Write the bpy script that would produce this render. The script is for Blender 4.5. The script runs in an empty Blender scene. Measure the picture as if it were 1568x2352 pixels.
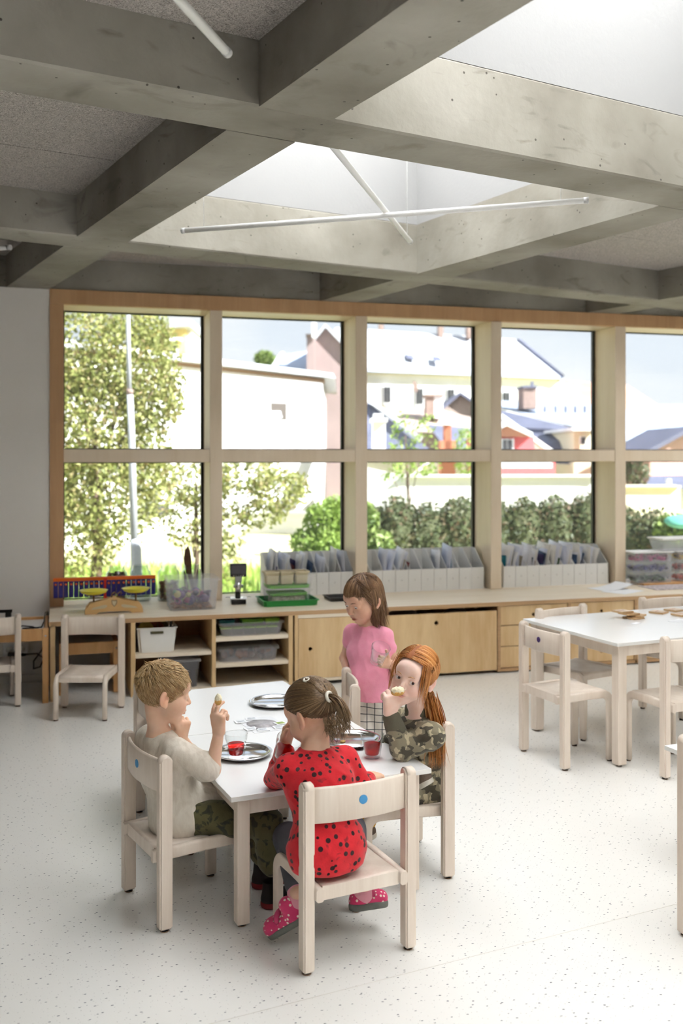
import bpy, bmesh, math, random
import numpy as np
from mathutils import Vector, Matrix

# ------------------------------------------------------------------ camera, world, light
S = bpy.context.scene
COL = S.collection
YAW = math.radians(15.96)
CAM_H = 1.5
FPX = 35/36*2352
cd = bpy.data.cameras.new('camera'); cam = bpy.data.objects.new('camera', cd); COL.objects.link(cam)
cd.lens = 35; cd.sensor_width = 36; cd.sensor_fit = 'AUTO'; cd.shift_y = -131/2352
cd.clip_end = 400
cam.location = (0, 0, CAM_H); cam.rotation_euler = (math.pi/2, 0, -YAW)
cd.dof.use_dof = True; cd.dof.focus_distance = 3.5; cd.dof.aperture_fstop = 2.6
S.camera = cam
S.view_settings.view_transform = 'Standard'; S.view_settings.look = 'None'
S.view_settings.gamma = 1.0; S.view_settings.use_curve_mapping = False
S.view_settings.exposure = 0.92
S.cycles.use_denoising = True
S.cycles.use_adaptive_sampling = True; S.cycles.adaptive_threshold = .1; S.cycles.adaptive_min_samples = 16; S.cycles.time_limit = 1000
S.cycles.max_bounces = 7; S.cycles.diffuse_bounces = 4; S.cycles.glossy_bounces = 4
S.cycles.transmission_bounces = 8; S.cycles.transparent_max_bounces = 16
S.cycles.sample_clamp_indirect = 8.0; S.cycles.caustics_reflective = False; S.cycles.caustics_refractive = False

SKY_STRENGTH = 1.15
SUN_STRENGTH = 17.0
world = bpy.data.worlds.new('world'); S.world = world; world.use_nodes = True
nt = world.node_tree; nt.nodes.clear()
def wn(t, **k):
    n = nt.nodes.new(t)
    for a, b in k.items(): setattr(n, a, b)
    return n
tc = wn('ShaderNodeTexCoord'); sep = wn('ShaderNodeSeparateXYZ')
nt.links.new(tc.outputs['Generated'], sep.inputs[0])
rp = wn('ShaderNodeValToRGB')
rp.color_ramp.elements[0].position = 0.0; rp.color_ramp.elements[0].color = (0.93, 0.96, 1.0, 1)
rp.color_ramp.elements[1].position = 0.75; rp.color_ramp.elements[1].color = (0.55, 0.72, 1.0, 1)
nt.links.new(sep.outputs['Z'], rp.inputs[0])
nz = wn('ShaderNodeTexNoise'); nz.inputs['Scale'].default_value = 3.2; nz.inputs['Detail'].default_value = 5
mp = wn('ShaderNodeMapping'); mp.inputs['Scale'].default_value = (1, 1, 2.6)
nt.links.new(tc.outputs['Generated'], mp.inputs[0]); nt.links.new(mp.outputs[0], nz.inputs['Vector'])
cr = wn('ShaderNodeValToRGB'); cr.color_ramp.elements[0].position = .45; cr.color_ramp.elements[1].position = .62
nt.links.new(nz.outputs['Fac'], cr.inputs[0])
mx = wn('ShaderNodeMixRGB'); mx.inputs[2].default_value = (1.05, 1.05, 1.05, 1)
nt.links.new(cr.outputs[0], mx.inputs[0]); nt.links.new(rp.outputs[0], mx.inputs[1])
bg = wn('ShaderNodeBackground'); bg.inputs['Strength'].default_value = SKY_STRENGTH
wo = wn('ShaderNodeOutputWorld')
nt.links.new(mx.outputs[0], bg.inputs[0]); nt.links.new(bg.outputs[0], wo.inputs[0])

sl = bpy.data.lights.new('sun', 'SUN'); sl.energy = SUN_STRENGTH; sl.angle = math.radians(0.6); sl.color = (1.0, 0.99, 0.97)
sun = bpy.data.objects.new('sun', sl); COL.objects.link(sun)
sun.rotation_euler = Vector((-0.55, 0.62, -0.62)).to_track_quat('-Z', 'Y').to_euler()

def portal(name, loc, rot, sx, sy):
    l = bpy.data.lights.new(name, 'AREA'); l.shape = 'RECTANGLE'; l.size = sx; l.size_y = sy
    l.cycles.is_portal = True
    o = bpy.data.objects.new(name, l); COL.objects.link(o); o.location = loc; o.rotation_euler = rot
portal('window_portal', (4.2, 7.33, 1.5), (-math.pi/2, 0, 0), 8.4, 2.05)

# ------------------------------------------------------------------ helpers
def cray(u, v):
    fw = Vector((math.sin(YAW), math.cos(YAW), 0)); rt = Vector((math.cos(YAW), -math.sin(YAW), 0))
    return fw + rt*((u-784)/FPX) - Vector((0, 0, 1))*((v-1045)/FPX)
def at(u, v, d):
    return Vector((0, 0, CAM_H)) + cray(u, v)*d
FWD = Vector((math.sin(YAW), math.cos(YAW), 0)); RGT = Vector((math.cos(YAW), -math.sin(YAW), 0))

def mat_new(name):
    m = bpy.data.materials.new(name); m.use_nodes = True
    n = m.node_tree.nodes; l = m.node_tree.links
    return m, n, l, n['Principled BSDF']
def srgb(r, g, b):
    f = lambda c: (c/255/12.92) if c/255 <= .04045 else ((c/255+.055)/1.055)**2.4
    return (f(r), f(g), f(b), 1)
MATS = {}
def plain(name, col, rough=.5, metal=0, spec=.5, noise=0, nscale=8, bump=0, bscale=60, trans=0, ior=1.45, coat=0, stretch=None, sheen=0):
    if name in MATS: return MATS[name]
    m, n, l, b = mat_new(name)
    b.inputs['Base Color'].default_value = col; b.inputs['Roughness'].default_value = rough
    b.inputs['Metallic'].default_value = metal; b.inputs['Specular IOR Level'].default_value = spec
    b.inputs['Transmission Weight'].default_value = trans; b.inputs['IOR'].default_value = ior
    b.inputs['Coat Weight'].default_value = coat; b.inputs['Sheen Weight'].default_value = sheen
    t = n.new('ShaderNodeTexCoord'); mpn = n.new('ShaderNodeMapping'); l.new(t.outputs['Object'], mpn.inputs[0])
    if stretch: mpn.inputs['Scale'].default_value = stretch
    if noise:
        q = n.new('ShaderNodeTexNoise'); q.inputs['Scale'].default_value = nscale; q.inputs['Detail'].default_value = 4
        l.new(mpn.outputs[0], q.inputs['Vector'])
        r = n.new('ShaderNodeValToRGB'); r.color_ramp.elements[0].position = .3; r.color_ramp.elements[1].position = .7
        r.color_ramp.elements[0].color = tuple(c*(1-noise) for c in col[:3])+(1,)
        r.color_ramp.elements[1].color = tuple(min(1, c*(1+noise)) for c in col[:3])+(1,)
        l.new(q.outputs['Fac'], r.inputs[0]); l.new(r.outputs[0], b.inputs['Base Color'])
    if bump:
        q = n.new('ShaderNodeTexNoise'); q.inputs['Scale'].default_value = bscale; q.inputs['Detail'].default_value = 3
        l.new(mpn.outputs[0], q.inputs['Vector'])
        bp = n.new('ShaderNodeBump'); bp.inputs['Strength'].default_value = bump; bp.inputs['Distance'].default_value = .004
        l.new(q.outputs['Fac'], bp.inputs['Height']); l.new(bp.outputs[0], b.inputs['Normal'])
    MATS[name] = m
    return m

def wood(name, c1, c2, stretch=(1, 1, .12), scale=14, rough=.45, figure=.5):
    if name in MATS: return MATS[name]
    m, n, l, b = mat_new(name)
    t = n.new('ShaderNodeTexCoord'); mpn = n.new('ShaderNodeMapping'); mpn.inputs['Scale'].default_value = stretch
    l.new(t.outputs['Object'], mpn.inputs[0])
    q = n.new('ShaderNodeTexNoise'); q.inputs['Scale'].default_value = scale; q.inputs['Detail'].default_value = 5; q.inputs['Distortion'].default_value = 1.2*figure
    l.new(mpn.outputs[0], q.inputs['Vector'])
    q2 = n.new('ShaderNodeTexNoise'); q2.inputs['Scale'].default_value = scale*7; q2.inputs['Detail'].default_value = 3
    l.new(mpn.outputs[0], q2.inputs['Vector'])
    ad = n.new('ShaderNodeMath'); ad.operation = 'MULTIPLY_ADD'; ad.inputs[1].default_value = .35
    l.new(q2.outputs['Fac'], ad.inputs[0]); l.new(q.outputs['Fac'], ad.inputs[2])
    r = n.new('ShaderNodeValToRGB'); r.color_ramp.elements[0].position = .42; r.color_ramp.elements[1].position = .88
    r.color_ramp.elements[0].color = c2; r.color_ramp.elements[1].color = c1
    l.new(ad.outputs[0], r.inputs[0]); l.new(r.outputs[0], b.inputs['Base Color'])
    b.inputs['Roughness'].default_value = rough
    MATS[name] = m
    return m

def floor_mat():
    m, n, l, b = mat_new('speckled_floor')
    t = n.new('ShaderNodeTexCoord')
    def flecks(scale, rad, keep, c_lo, c_hi):
        mpn = n.new('ShaderNodeMapping'); mpn.inputs['Scale'].default_value = (1, 1.6, 1); mpn.inputs['Rotation'].default_value = (0, 0, .5)
        l.new(t.outputs['Object'], mpn.inputs[0])
        wb = n.new('ShaderNodeTexNoise'); wb.inputs['Scale'].default_value = 220
        l.new(t.outputs['Object'], wb.inputs['Vector'])
        mixv = n.new('ShaderNodeMixRGB'); mixv.blend_type = 'ADD'; mixv.inputs[0].default_value = .006
        l.new(mpn.outputs[0], mixv.inputs[1]); l.new(wb.outputs['Color'], mixv.inputs[2])
        v = n.new('ShaderNodeTexVoronoi'); v.voronoi_dimensions = '2D'; v.inputs['Scale'].default_value = scale
        l.new(mixv.outputs[0], v.inputs['Vector'])
        lt = n.new('ShaderNodeMath'); lt.operation = 'LESS_THAN'; lt.inputs[1].default_value = rad; l.new(v.outputs['Distance'], lt.inputs[0])
        sp = n.new('ShaderNodeSeparateColor'); l.new(v.outputs['Color'], sp.inputs[0])
        gt = n.new('ShaderNodeMath'); gt.operation = 'GREATER_THAN'; gt.inputs[1].default_value = 1-keep; l.new(sp.outputs[0], gt.inputs[0])
        mu = n.new('ShaderNodeMath'); mu.operation = 'MULTIPLY'; l.new(lt.outputs[0], mu.inputs[0]); l.new(gt.outputs[0], mu.inputs[1])
        cm = n.new('ShaderNodeMixRGB'); cm.inputs[1].default_value = c_lo; cm.inputs[2].default_value = c_hi; l.new(sp.outputs[1], cm.inputs[0])
        return mu, cm
    base = (0.80, 0.785, 0.75, 1)
    last = None
    for args in ((26, .085, .36, srgb(70, 72, 88), srgb(150, 148, 150)), (70, .085, .22, srgb(110, 110, 118), srgb(175, 168, 158))):
        f, c = flecks(*args)
        mxn = n.new('ShaderNodeMixRGB'); mxn.inputs[1].default_value = base
        if last: l.new(last.outputs[0], mxn.inputs[1])
        l.new(f.outputs[0], mxn.inputs[0]); l.new(c.outputs[0], mxn.inputs[2]); last = mxn
    l.new(last.outputs[0], b.inputs['Base Color'])
    b.inputs['Roughness'].default_value = .28; b.inputs['Specular IOR Level'].default_value = .5
    return m

def concrete_mat():
    m, n, l, b = mat_new('concrete')
    t = n.new('ShaderNodeTexCoord')
    def nois(sc, det, vec=None, dist=0):
        q = n.new('ShaderNodeTexNoise'); q.inputs['Scale'].default_value = sc; q.inputs['Detail'].default_value = det; q.inputs['Distortion'].default_value = dist
        l.new(vec or t.outputs['Object'], q.inputs['Vector']); return q
    a = nois(1.6, 6); r = n.new('ShaderNodeValToRGB')
    r.color_ramp.elements[0].position = .3; r.color_ramp.elements[0].color = srgb(120, 114, 102)
    r.color_ramp.elements[1].position = .72; r.color_ramp.elements[1].color = srgb(169, 165, 155)
    l.new(a.outputs['Fac'], r.inputs[0])
    # streaky stains
    mpn = n.new('ShaderNodeMapping'); mpn.inputs['Scale'].default_value = (1.2, 1.2, 3.5); l.new(t.outputs['Object'], mpn.inputs[0])
    s = nois(2.3, 8, mpn.outputs[0], 2.2); sr = n.new('ShaderNodeValToRGB')
    sr.color_ramp.elements[0].position = .60; sr.color_ramp.elements[0].color = (0, 0, 0, 1); sr.color_ramp.elements[1].position = .74; sr.color_ramp.elements[1].color = (.5, .5, .5, 1)
    l.new(s.outputs['Fac'], sr.inputs[0])
    m1 = n.new('ShaderNodeMixRGB'); l.new(sr.outputs[0], m1.inputs[0]); l.new(r.outputs[0], m1.inputs[1]); m1.inputs[2].default_value = srgb(96, 90, 78)
    # air pores
    v = n.new('ShaderNodeTexVoronoi'); v.inputs['Scale'].default_value = 22; l.new(t.outputs['Object'], v.inputs['Vector'])
    lt = n.new('ShaderNodeMath'); lt.operation = 'LESS_THAN'; lt.inputs[1].default_value = .1; l.new(v.outputs['Distance'], lt.inputs[0])
    sp = n.new('ShaderNodeSeparateColor'); l.new(v.outputs['Color'], sp.inputs[0])
    gt = n.new('ShaderNodeMath'); gt.operation = 'GREATER_THAN'; gt.inputs[1].default_value = .62; l.new(sp.outputs[0], gt.inputs[0])
    mu = n.new('ShaderNodeMath'); mu.operation = 'MULTIPLY'; l.new(lt.outputs[0], mu.inputs[0]); l.new(gt.outputs[0], mu.inputs[1])
    m2 = n.new('ShaderNodeMixRGB'); l.new(mu.outputs[0], m2.inputs[0]); l.new(m1.outputs[0], m2.inputs[1]); m2.inputs[2].default_value = srgb(84, 80, 72)
    l.new(m2.outputs[0], b.inputs['Base Color']); b.inputs['Roughness'].default_value = .85
    bp = n.new('ShaderNodeBump'); bp.inputs['Strength'].default_value = .35; bp.inputs['Distance'].default_value = .006
    f = nois(28, 6); l.new(f.outputs['Fac'], bp.inputs['Height']); l.new(bp.outputs[0], b.inputs['Normal'])
    return m

def acoustic_mat():
    m, n, l, b = mat_new('wood_wool_panel')
    t = n.new('ShaderNodeTexCoord')
    q = n.new('ShaderNodeTexNoise'); q.inputs['Scale'].default_value = 75; q.inputs['Detail'].default_value = 3; q.inputs['Distortion'].default_value = 3.5
    l.new(t.outputs['Object'], q.inputs['Vector'])
    r = n.new('ShaderNodeValToRGB'); r.color_ramp.elements[0].position = .35; r.color_ramp.elements[1].position = .62
    r.color_ramp.elements[0].color = srgb(120, 113, 106); r.color_ramp.elements[1].color = srgb(206, 199, 192)
    l.new(q.outputs['Fac'], r.inputs[0]); l.new(r.outputs[0], b.inputs['Base Color']); b.inputs['Roughness'].default_value = .95
    bp = n.new('ShaderNodeBump'); bp.inputs['Strength'].default_value = .6; bp.inputs['Distance'].default_value = .006
    l.new(q.outputs['Fac'], bp.inputs['Height']); l.new(bp.outputs[0], b.inputs['Normal'])
    return m

def pane_mat(name, tint, refl=1.0, rough=0.0, haze=0.0):
    m, n, l, b = mat_new(name); n.remove(b)
    tr = n.new('ShaderNodeBsdfTransparent'); tr.inputs[0].default_value = tint
    gl = n.new('ShaderNodeBsdfGlossy'); gl.inputs['Roughness'].default_value = rough
    lw = n.new('ShaderNodeLayerWeight'); lw.inputs[0].default_value = .5
    pw = n.new('ShaderNodeMath'); pw.operation = 'POWER'; pw.inputs[1].default_value = 4.0; l.new(lw.outputs['Facing'], pw.inputs[0])
    mu = n.new('ShaderNodeMath'); mu.operation = 'MULTIPLY_ADD'; mu.inputs[1].default_value = .55*refl; mu.inputs[2].default_value = .03*min(refl, 1); l.new(pw.outputs[0], mu.inputs[0])
    mi = n.new('ShaderNodeMixShader'); l.new(mu.outputs[0], mi.inputs[0]); l.new(tr.outputs[0], mi.inputs[1]); l.new(gl.outputs[0], mi.inputs[2])
    if haze:
        # translucent share that lays painted veiling glare over the outside view
        tl = n.new('ShaderNodeBsdfTranslucent'); tl.inputs[0].default_value = (.9, .9, .9, 1)
        m2 = n.new('ShaderNodeMixShader'); m2.inputs[0].default_value = haze; l.new(mi.outputs[0], m2.inputs[1]); l.new(tl.outputs[0], m2.inputs[2]); mi = m2
    l.new(mi.outputs[0], n['Material Output'].inputs[0]); return m
def opal_mat():
    m, n, l, b = mat_new('opal_skylight'); n.remove(b)
    tr = n.new('ShaderNodeBsdfTranslucent'); tr.inputs[0].default_value = (.95, .95, .94, 1)
    l.new(tr.outputs[0], n['Material Output'].inputs[0]); return m
def milky_mat(name, col, opac):
    # semi-clear plastic wall: a see-through film with a milky, light-passing part
    if name in MATS: return MATS[name]
    m, n, l, b = mat_new(name)
    b.inputs['Base Color'].default_value = col; b.inputs['Roughness'].default_value = .2
    tl = n.new('ShaderNodeBsdfTranslucent'); tl.inputs[0].default_value = col
    m2 = n.new('ShaderNodeMixShader'); m2.inputs[0].default_value = .5; l.new(b.outputs[0], m2.inputs[1]); l.new(tl.outputs[0], m2.inputs[2])
    tr = n.new('ShaderNodeBsdfTransparent'); tr.inputs[0].default_value = (.985, .985, .99, 1)
    mi = n.new('ShaderNodeMixShader'); mi.inputs[0].default_value = opac
    l.new(tr.outputs[0], mi.inputs[1]); l.new(m2.outputs[0], mi.inputs[2]); l.new(mi.outputs[0], n['Material Output'].inputs[0])
    MATS[name] = m; return m

M_FLOOR = floor_mat(); M_CONC = concrete_mat(); M_ACOU = acoustic_mat()
M_WHITE = plain('white_plaster', (.82, .81, .79, 1), .9, bump=.15, bscale=90)
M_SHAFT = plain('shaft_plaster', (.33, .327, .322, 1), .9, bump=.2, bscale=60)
M_WALL = plain('wall_paint', (.82, .785, .745, 1), .9)
M_PLY = wood('birch_ply', srgb(226, 196, 150), srgb(203, 166, 116), (1, 1, .14), 9)
M_PLYEDGE = wood('ply_edge', srgb(196, 160, 118), srgb(170, 132, 92), (.1, 1, 6), 9)
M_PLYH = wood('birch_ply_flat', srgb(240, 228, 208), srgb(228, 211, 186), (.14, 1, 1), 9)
M_PLYF = wood('frame_ply', srgb(234, 217, 194), srgb(223, 203, 176), (1, 1, .1), 7)
M_VENEER = wood('frame_veneer', srgb(208, 166, 122), srgb(190, 147, 104), (1, 1, .06), 10)
M_DARKPLY = wood('shelf_back_ply', srgb(200, 156, 106), srgb(176, 130, 84), (1, 1, .12), 8)
M_BEECH = wood('whitewashed_beech', srgb(236, 223, 209), srgb(220, 203, 187), (1, 1, .1), 16, .42)
M_PINE = wood('pine', srgb(224, 176, 120), srgb(202, 148, 90), (1, 1, .1), 12)
M_LAM = plain('white_laminate', (.86, .86, .86, 1), .22)
M_EDGE = plain('white_edge', (.80, .79, .76, 1), .4)
M_RUB = plain('black_rubber', (.012, .012, .012, 1), .6)
M_FELT = plain('felt', srgb(150, 120, 95), .95)
M_GASK = plain('window_gasket', (.02, .022, .02, 1), .5)
M_PANE = pane_mat('window_glass', (.66, .675, .68, 1), .6, 0, .012)
M_OPAL = opal_mat()
M_BLACK = plain('black_plastic', (.015, .015, .016, 1), .4)
M_STEEL = plain('steel', (.72, .72, .74, 1), .22, metal=1)
M_TUBE = plain('lamp_tube_white', (.78, .78, .77, 1), .45)

def link(o, parent=None):
    COL.objects.link(o)
    if parent is not None: o.parent = parent
    return o
def mesh_from(bm, name, smooth=False):
    me = bpy.data.meshes.new(name); bm.to_mesh(me); bm.free()
    if smooth:
        for p in me.polygons: p.use_smooth = True
    return me
def obj(name, me, mat, parent=None, loc=(0, 0, 0), rot=(0, 0, 0), kind=None):
    if isinstance(me, bmesh.types.BMesh): me = mesh_from(me, name)
    if mat is not None and len(me.materials) == 0:
        for mm in (mat if isinstance(mat, (list, tuple)) else [mat]): me.materials.append(mm)
    o = bpy.data.objects.new(name, me); link(o, parent); o.location = loc; o.rotation_euler = rot
    if kind: o['kind'] = kind
    return o
def tag(o, label, cat, group=None):
    o['label'] = label; o['category'] = cat
    if group: o['group'] = group
    return o
def thing(name, label, cat, loc=(0, 0, 0), rz=0, group=None):
    o = bpy.data.objects.new(name, None); COL.objects.link(o); o.location = loc; o.rotation_euler = (0, 0, rz)
    o.empty_display_size = .05
    return tag(o, label, cat, group)
def add_box(bm, x0, x1, y0, y1, z0, z1, bev=0, seg=2, mi=0):
    r = bmesh.ops.create_cube(bm, size=1.0)
    M = Matrix.Translation(((x0+x1)/2, (y0+y1)/2, (z0+z1)/2)) @ Matrix.Diagonal((x1-x0, y1-y0, z1-z0, 1))
    bmesh.ops.transform(bm, matrix=M, verts=r['verts'])
    fs = set(f for v in r['verts'] for f in v.link_faces)
    for f in fs: f.material_index = mi
    if bev:
        es = list(set(e for v in r['verts'] for e in v.link_edges))
        bmesh.ops.bevel(bm, geom=es, offset=bev, segments=seg, affect='EDGES', profile=.6)
    return bm
def box(x0, x1, y0, y1, z0, z1, bev=0, seg=2):
    return add_box(bmesh.new(), x0, x1, y0, y1, z0, z1, bev, seg)
def add_tube(bm, pts, r, n=8, cap=True, mi=0):
    pts = [Vector(p) for p in pts]; rr = r if isinstance(r, (list, tuple)) else [r]*len(pts)
    rings = []; ref = None
    for i, p in enumerate(pts):
        t = (pts[min(i+1, len(pts)-1)] - pts[max(i-1, 0)]).normalized()
        if ref is None: ref = Vector((0, 0, 1)) if abs(t.z) < .9 else Vector((1, 0, 0))
        a = t.cross(ref)
        if a.length < 1e-6: a = t.orthogonal()
        a.normalize(); b = a.cross(t).normalized(); ref = b
        rings.append([bm.verts.new(p + (a*math.cos(k*2*math.pi/n) + b*math.sin(k*2*math.pi/n))*rr[i]) for k in range(n)])
    for i in range(len(rings)-1):
        for k in range(n):
            f = bm.faces.new((rings[i][k], rings[i][(k+1) % n], rings[i+1][(k+1) % n], rings[i+1][k])); f.smooth = True; f.material_index = mi
    if cap:
        bm.faces.new(rings[0][::-1]).material_index = mi; bm.faces.new(rings[-1]).material_index = mi
    return bm
def tube(pts, r, n=8): return add_tube(bmesh.new(), pts, r, n)
def add_lathe(bm, prof, n=24, c=(0, 0, 0), mi=0, smooth=True):
    rings = []
    for (r, z) in prof:
        if r < 1e-6: rings.append([bm.verts.new((c[0], c[1], c[2]+z))])
        else: rings.append([bm.verts.new((c[0]+r*math.cos(k*2*math.pi/n), c[1]+r*math.sin(k*2*math.pi/n), c[2]+z)) for k in range(n)])
    for a, b in zip(rings[:-1], rings[1:]):
        for k in range(n):
            k2 = (k+1) % n
            if len(a) == 1 and len(b) == 1: continue
            if len(a) == 1: vs = (a[0], b[k2], b[k])
            elif len(b) == 1: vs = (a[k], a[k2], b[0])
            else: vs = (a[k], a[k2], b[k2], b[k])
            f = bm.faces.new(vs); f.smooth = smooth; f.material_index = mi
    bmesh.ops.recalc_face_normals(bm, faces=bm.faces)
    return bm
def lathe(prof, n=24): return add_lathe(bmesh.new(), prof, n)
def add_prism(bm, poly, y0, y1, mi=0):
    # polygon in XZ extruded along Y
    a = [bm.verts.new((x, y0, z)) for x, z in poly]; b = [bm.verts.new((x, y1, z)) for x, z in poly]
    fs = [bm.faces.new(a), bm.faces.new(b[::-1])]
    for i in range(len(poly)):
        j = (i+1) % len(poly); fs.append(bm.faces.new((a[j], a[i], b[i], b[j])))
    for f in fs: f.material_index = mi
    bmesh.ops.recalc_face_normals(bm, faces=fs)
    return bm
def sweep_yz(path, w, h, x, n_round=3, rad=.008):
    # sweep a rounded rectangle (w across x, h in-plane) along a path in the YZ plane
    sec = []
    for cx, cy, a0 in ((w/2-rad, h/2-rad, 0), (-w/2+rad, h/2-rad, 90), (-w/2+rad, -h/2+rad, 180), (w/2-rad, -h/2+rad, 270)):
        for i in range(n_round+1):
            a = math.radians(a0 + 90*i/n_round); sec.append((cx+rad*math.cos(a), cy+rad*math.sin(a)))
    bm = bmesh.new(); rings = []
    for i, (y, z) in enumerate(path):
        p0 = Vector(path[max(i-1, 0)]); p1 = Vector(path[min(i+1, len(path)-1)]); t = (p1-p0).normalized(); nn = Vector((-t.y, t.x))
        k = 1.0
        if 0 < i < len(path)-1:
            ta = (Vector(path[i])-p0).normalized(); c = max(.5, abs(ta.dot(t))); k = 1/c
        rings.append([bm.verts.new((x+a, y+nn.x*b*k, z+nn.y*b*k)) for a, b in sec])
    m = len(sec)
    for i in range(len(rings)-1):
        for k in range(m):
            f = bm.faces.new((rings[i][k], rings[i][(k+1) % m], rings[i+1][(k+1) % m], rings[i+1][k])); f.smooth = True
    bm.faces.new(rings[0][::-1]); bm.faces.new(rings[-1])
    bmesh.ops.recalc_face_normals(bm, faces=bm.faces)
    return bm
def cut(bm, co, no):
    # keep the side the normal points away from, and close the cut
    g = bm.verts[:]+bm.edges[:]+bm.faces[:]
    r = bmesh.ops.bisect_plane(bm, geom=g, plane_co=co, plane_no=no, clear_outer=True)
    es = [e for e in r['geom_cut'] if isinstance(e, bmesh.types.BMEdge)]
    if es: bmesh.ops.holes_fill(bm, edges=es, sides=0)

# ------------------------------------------------------------------ room shell
XL, XR, YB, YF = -2.7, 8.45, -3.3, 6.9       # inside faces of the walls; YF is the window wall
ZB, ZC, ZS = 2.603, 2.812, 2.902            # beam underside, coffer panels, top of concrete
ZT = 0.489                                  # counter top
M_FLO2 = plain('subfloor', (.4, .4, .4, 1), .9)
bm = bmesh.new(); add_box(bm, XL-.2, XR+.2, YB-.2, 7.22, -.12, 0)
floor = obj('floor', bm, M_FLOOR, kind='structure'); floor['label'] = 'pale off-white floor with dark flecks'
for i, (a, b) in enumerate((((-1.2, 2.35), (6.9, 3.72)), ((-1.2, .75), (6.9, 2.1)))):
    bm = tube([(a[0], a[1], 0), (b[0], b[1], 0)], .0011, 4)
    obj('floor_seam', bm, plain('seam', srgb(222, 218, 210), .5), floor)
def wallbox(name, b, m, label):
    o = obj(name, box(*b), m, kind='structure'); o['label'] = label; return o
wallbox('wall_left', (XL-.2, XL, YB-.2, 7.2, 0, 3.1), M_WALL, 'white side wall on the left')
wallbox('wall_right', (XR, XR+.2, YB-.2, 7.2, 0, 3.1), M_WALL, 'white side wall on the right')
wallbox('wall_back', (XL, XR, YB-.2, YB, 0, 3.1), M_WALL, 'white wall behind the viewer')
wallbox('wall_window', (XL, -.045, YF, 7.2, 0, 2.605), M_WALL, 'white wall pier left of the big window')
wallbox('wall_above_window', (XL, XR, YF+.002, 7.2, 2.605, 3.1), M_CONC, 'concrete edge beam above the window band')
wallbox('wall_below_window', (-.045, XR, 7.0, 7.2, 0, ZT-.035), M_WALL, 'low wall behind the counter')
obj('baseboard_window', box(XL, -.045, YF-.012, YF, 0, .05, .003), M_EDGE, kind='structure')['label'] = 'thin white skirting along the window wall'

# beams of the diagonal waffle ceiling
A13 = math.radians(13.85)
PV = Vector((-math.sin(A13), math.cos(A13), 0)); QV = Vector((math.cos(A13), math.sin(A13), 0))
RQ = Matrix(((QV.x, PV.x, 0, 0), (QV.y, PV.y, 0, 0), (0, 0, 1, 0), (0, 0, 0, 1)))   # (q,p,z) -> world
PB = [(2.866+2.163*k, 3.130+2.163*k) for k in range(-4, 3)]
PB.insert(0, (PB[0][0]-2.163, PB[0][1]-2.163))
QB = [(1.341+2.07*k, 1.604+2.07*k) for k in range(-3, 6)]
ceil_root = bpy.data.objects.new('ceiling', None); COL.objects.link(ceil_root); ceil_root['kind'] = 'structure'
ceil_root['label'] = 'concrete waffle ceiling of diagonal beams'
def room_piece(name, q0, q1, p0, p1, z0, z1, mat, parent, bev=0, inset=0):
    bm = box(q0, q1, p0, p1, z0, z1, bev, 1); bmesh.ops.transform(bm, matrix=RQ, verts=bm.verts)
    for co, no in (((XL-.0, 0, 0), (-1, 0, 0)), ((XR, 0, 0), (1, 0, 0)), ((0, YB, 0), (0, -1, 0)), ((0, YF-.0, 0), (0, 1, 0))):
        if bm.verts: cut(bm, co, no)
    if len(bm.verts) < 4: bm.free(); return None
    return obj(name, bm, mat, parent)
for (p0, p1) in PB:
    room_piece('beam', QB[0][0], QB[-1][1], p0, p1, ZB, ZS, M_CONC, ceil_root, .008)
for (q0, q1) in QB:
    for (pa, pb) in zip(PB[:-1], PB[1:]):
        room_piece('beam', q0, q1, pa[1], pb[0], ZB, ZS, M_CONC, ceil_root, 0)
SKY_CELLS = {(3, 4), (3, 5), (3, 3), (5, 3), (5, 4), (5, 5), (1, 4), (1, 3), (2, 3), (1, 2), (2, 2), (3, 2), (4, 2), (4, 3)}    # (q cell, p cell); two are seen, the rest added unseen for brightness
def cell_centre(i, j):
    return QV*((QB[i][1]+QB[i+1][0])/2) + PV*((PB[j][1]+PB[j+1][0])/2)
WELL = 3.62
for i in range(len(QB)-1):
    for j in range(len(PB)-1):
        q0, q1, p0, p1 = QB[i][1], QB[i+1][0], PB[j][1], PB[j+1][0]
        c = cell_centre(i, j)
        if (i, j) in SKY_CELLS and XL+1.25 < c.x < XR-1.25 and YB+1.25 < c.y < YF-1.25:
            # a raised white shaft closed by an opal pane
            sh = bpy.data.objects.new('skylight_shaft', None); COL.objects.link(sh); sh.parent = ceil_root
            t = .12
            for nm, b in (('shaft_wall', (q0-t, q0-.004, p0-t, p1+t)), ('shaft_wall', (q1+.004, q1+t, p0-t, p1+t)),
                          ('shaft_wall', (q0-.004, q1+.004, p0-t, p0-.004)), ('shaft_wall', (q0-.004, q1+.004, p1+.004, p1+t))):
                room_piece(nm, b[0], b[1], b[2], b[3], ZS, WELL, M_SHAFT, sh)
            room_piece('opal_pane', q0-.1, q1+.1, p0-.1, p1+.1, WELL+.002, WELL+.02, M_OPAL, sh)
        else:
            # wood-wool panels, three to a coffer, with a narrow border strip
            L = p1-p0; cutp = [p0, p0+.575, p0+1.225, p1]
            for a, b in zip(cutp[:-1], cutp[1:]):
                room_piece('ceiling_panel', q0+.001, q1-.001, a+.003, b-.003, ZC, ZC+.03, M_ACOU, ceil_root)
            room_piece('roof_slab', q0-.001, q1+.001, p0-.001, p1+.001, ZC+.032, ZS+.15, M_CONC, ceil_root)
# unseen strips above the side walls, added to shut out leaking sun
for b in ((XR-.05, XR+.2, YB-.2, 7.2), (XL-.2, XL+.05, YB-.2, 7.2), (XL, XR, YB-.2, YB+.05)):
    obj('roof_slab', box(b[0], b[1], b[2], b[3], ZS+.151, ZS+.35), M_CONC, ceil_root)
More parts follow.
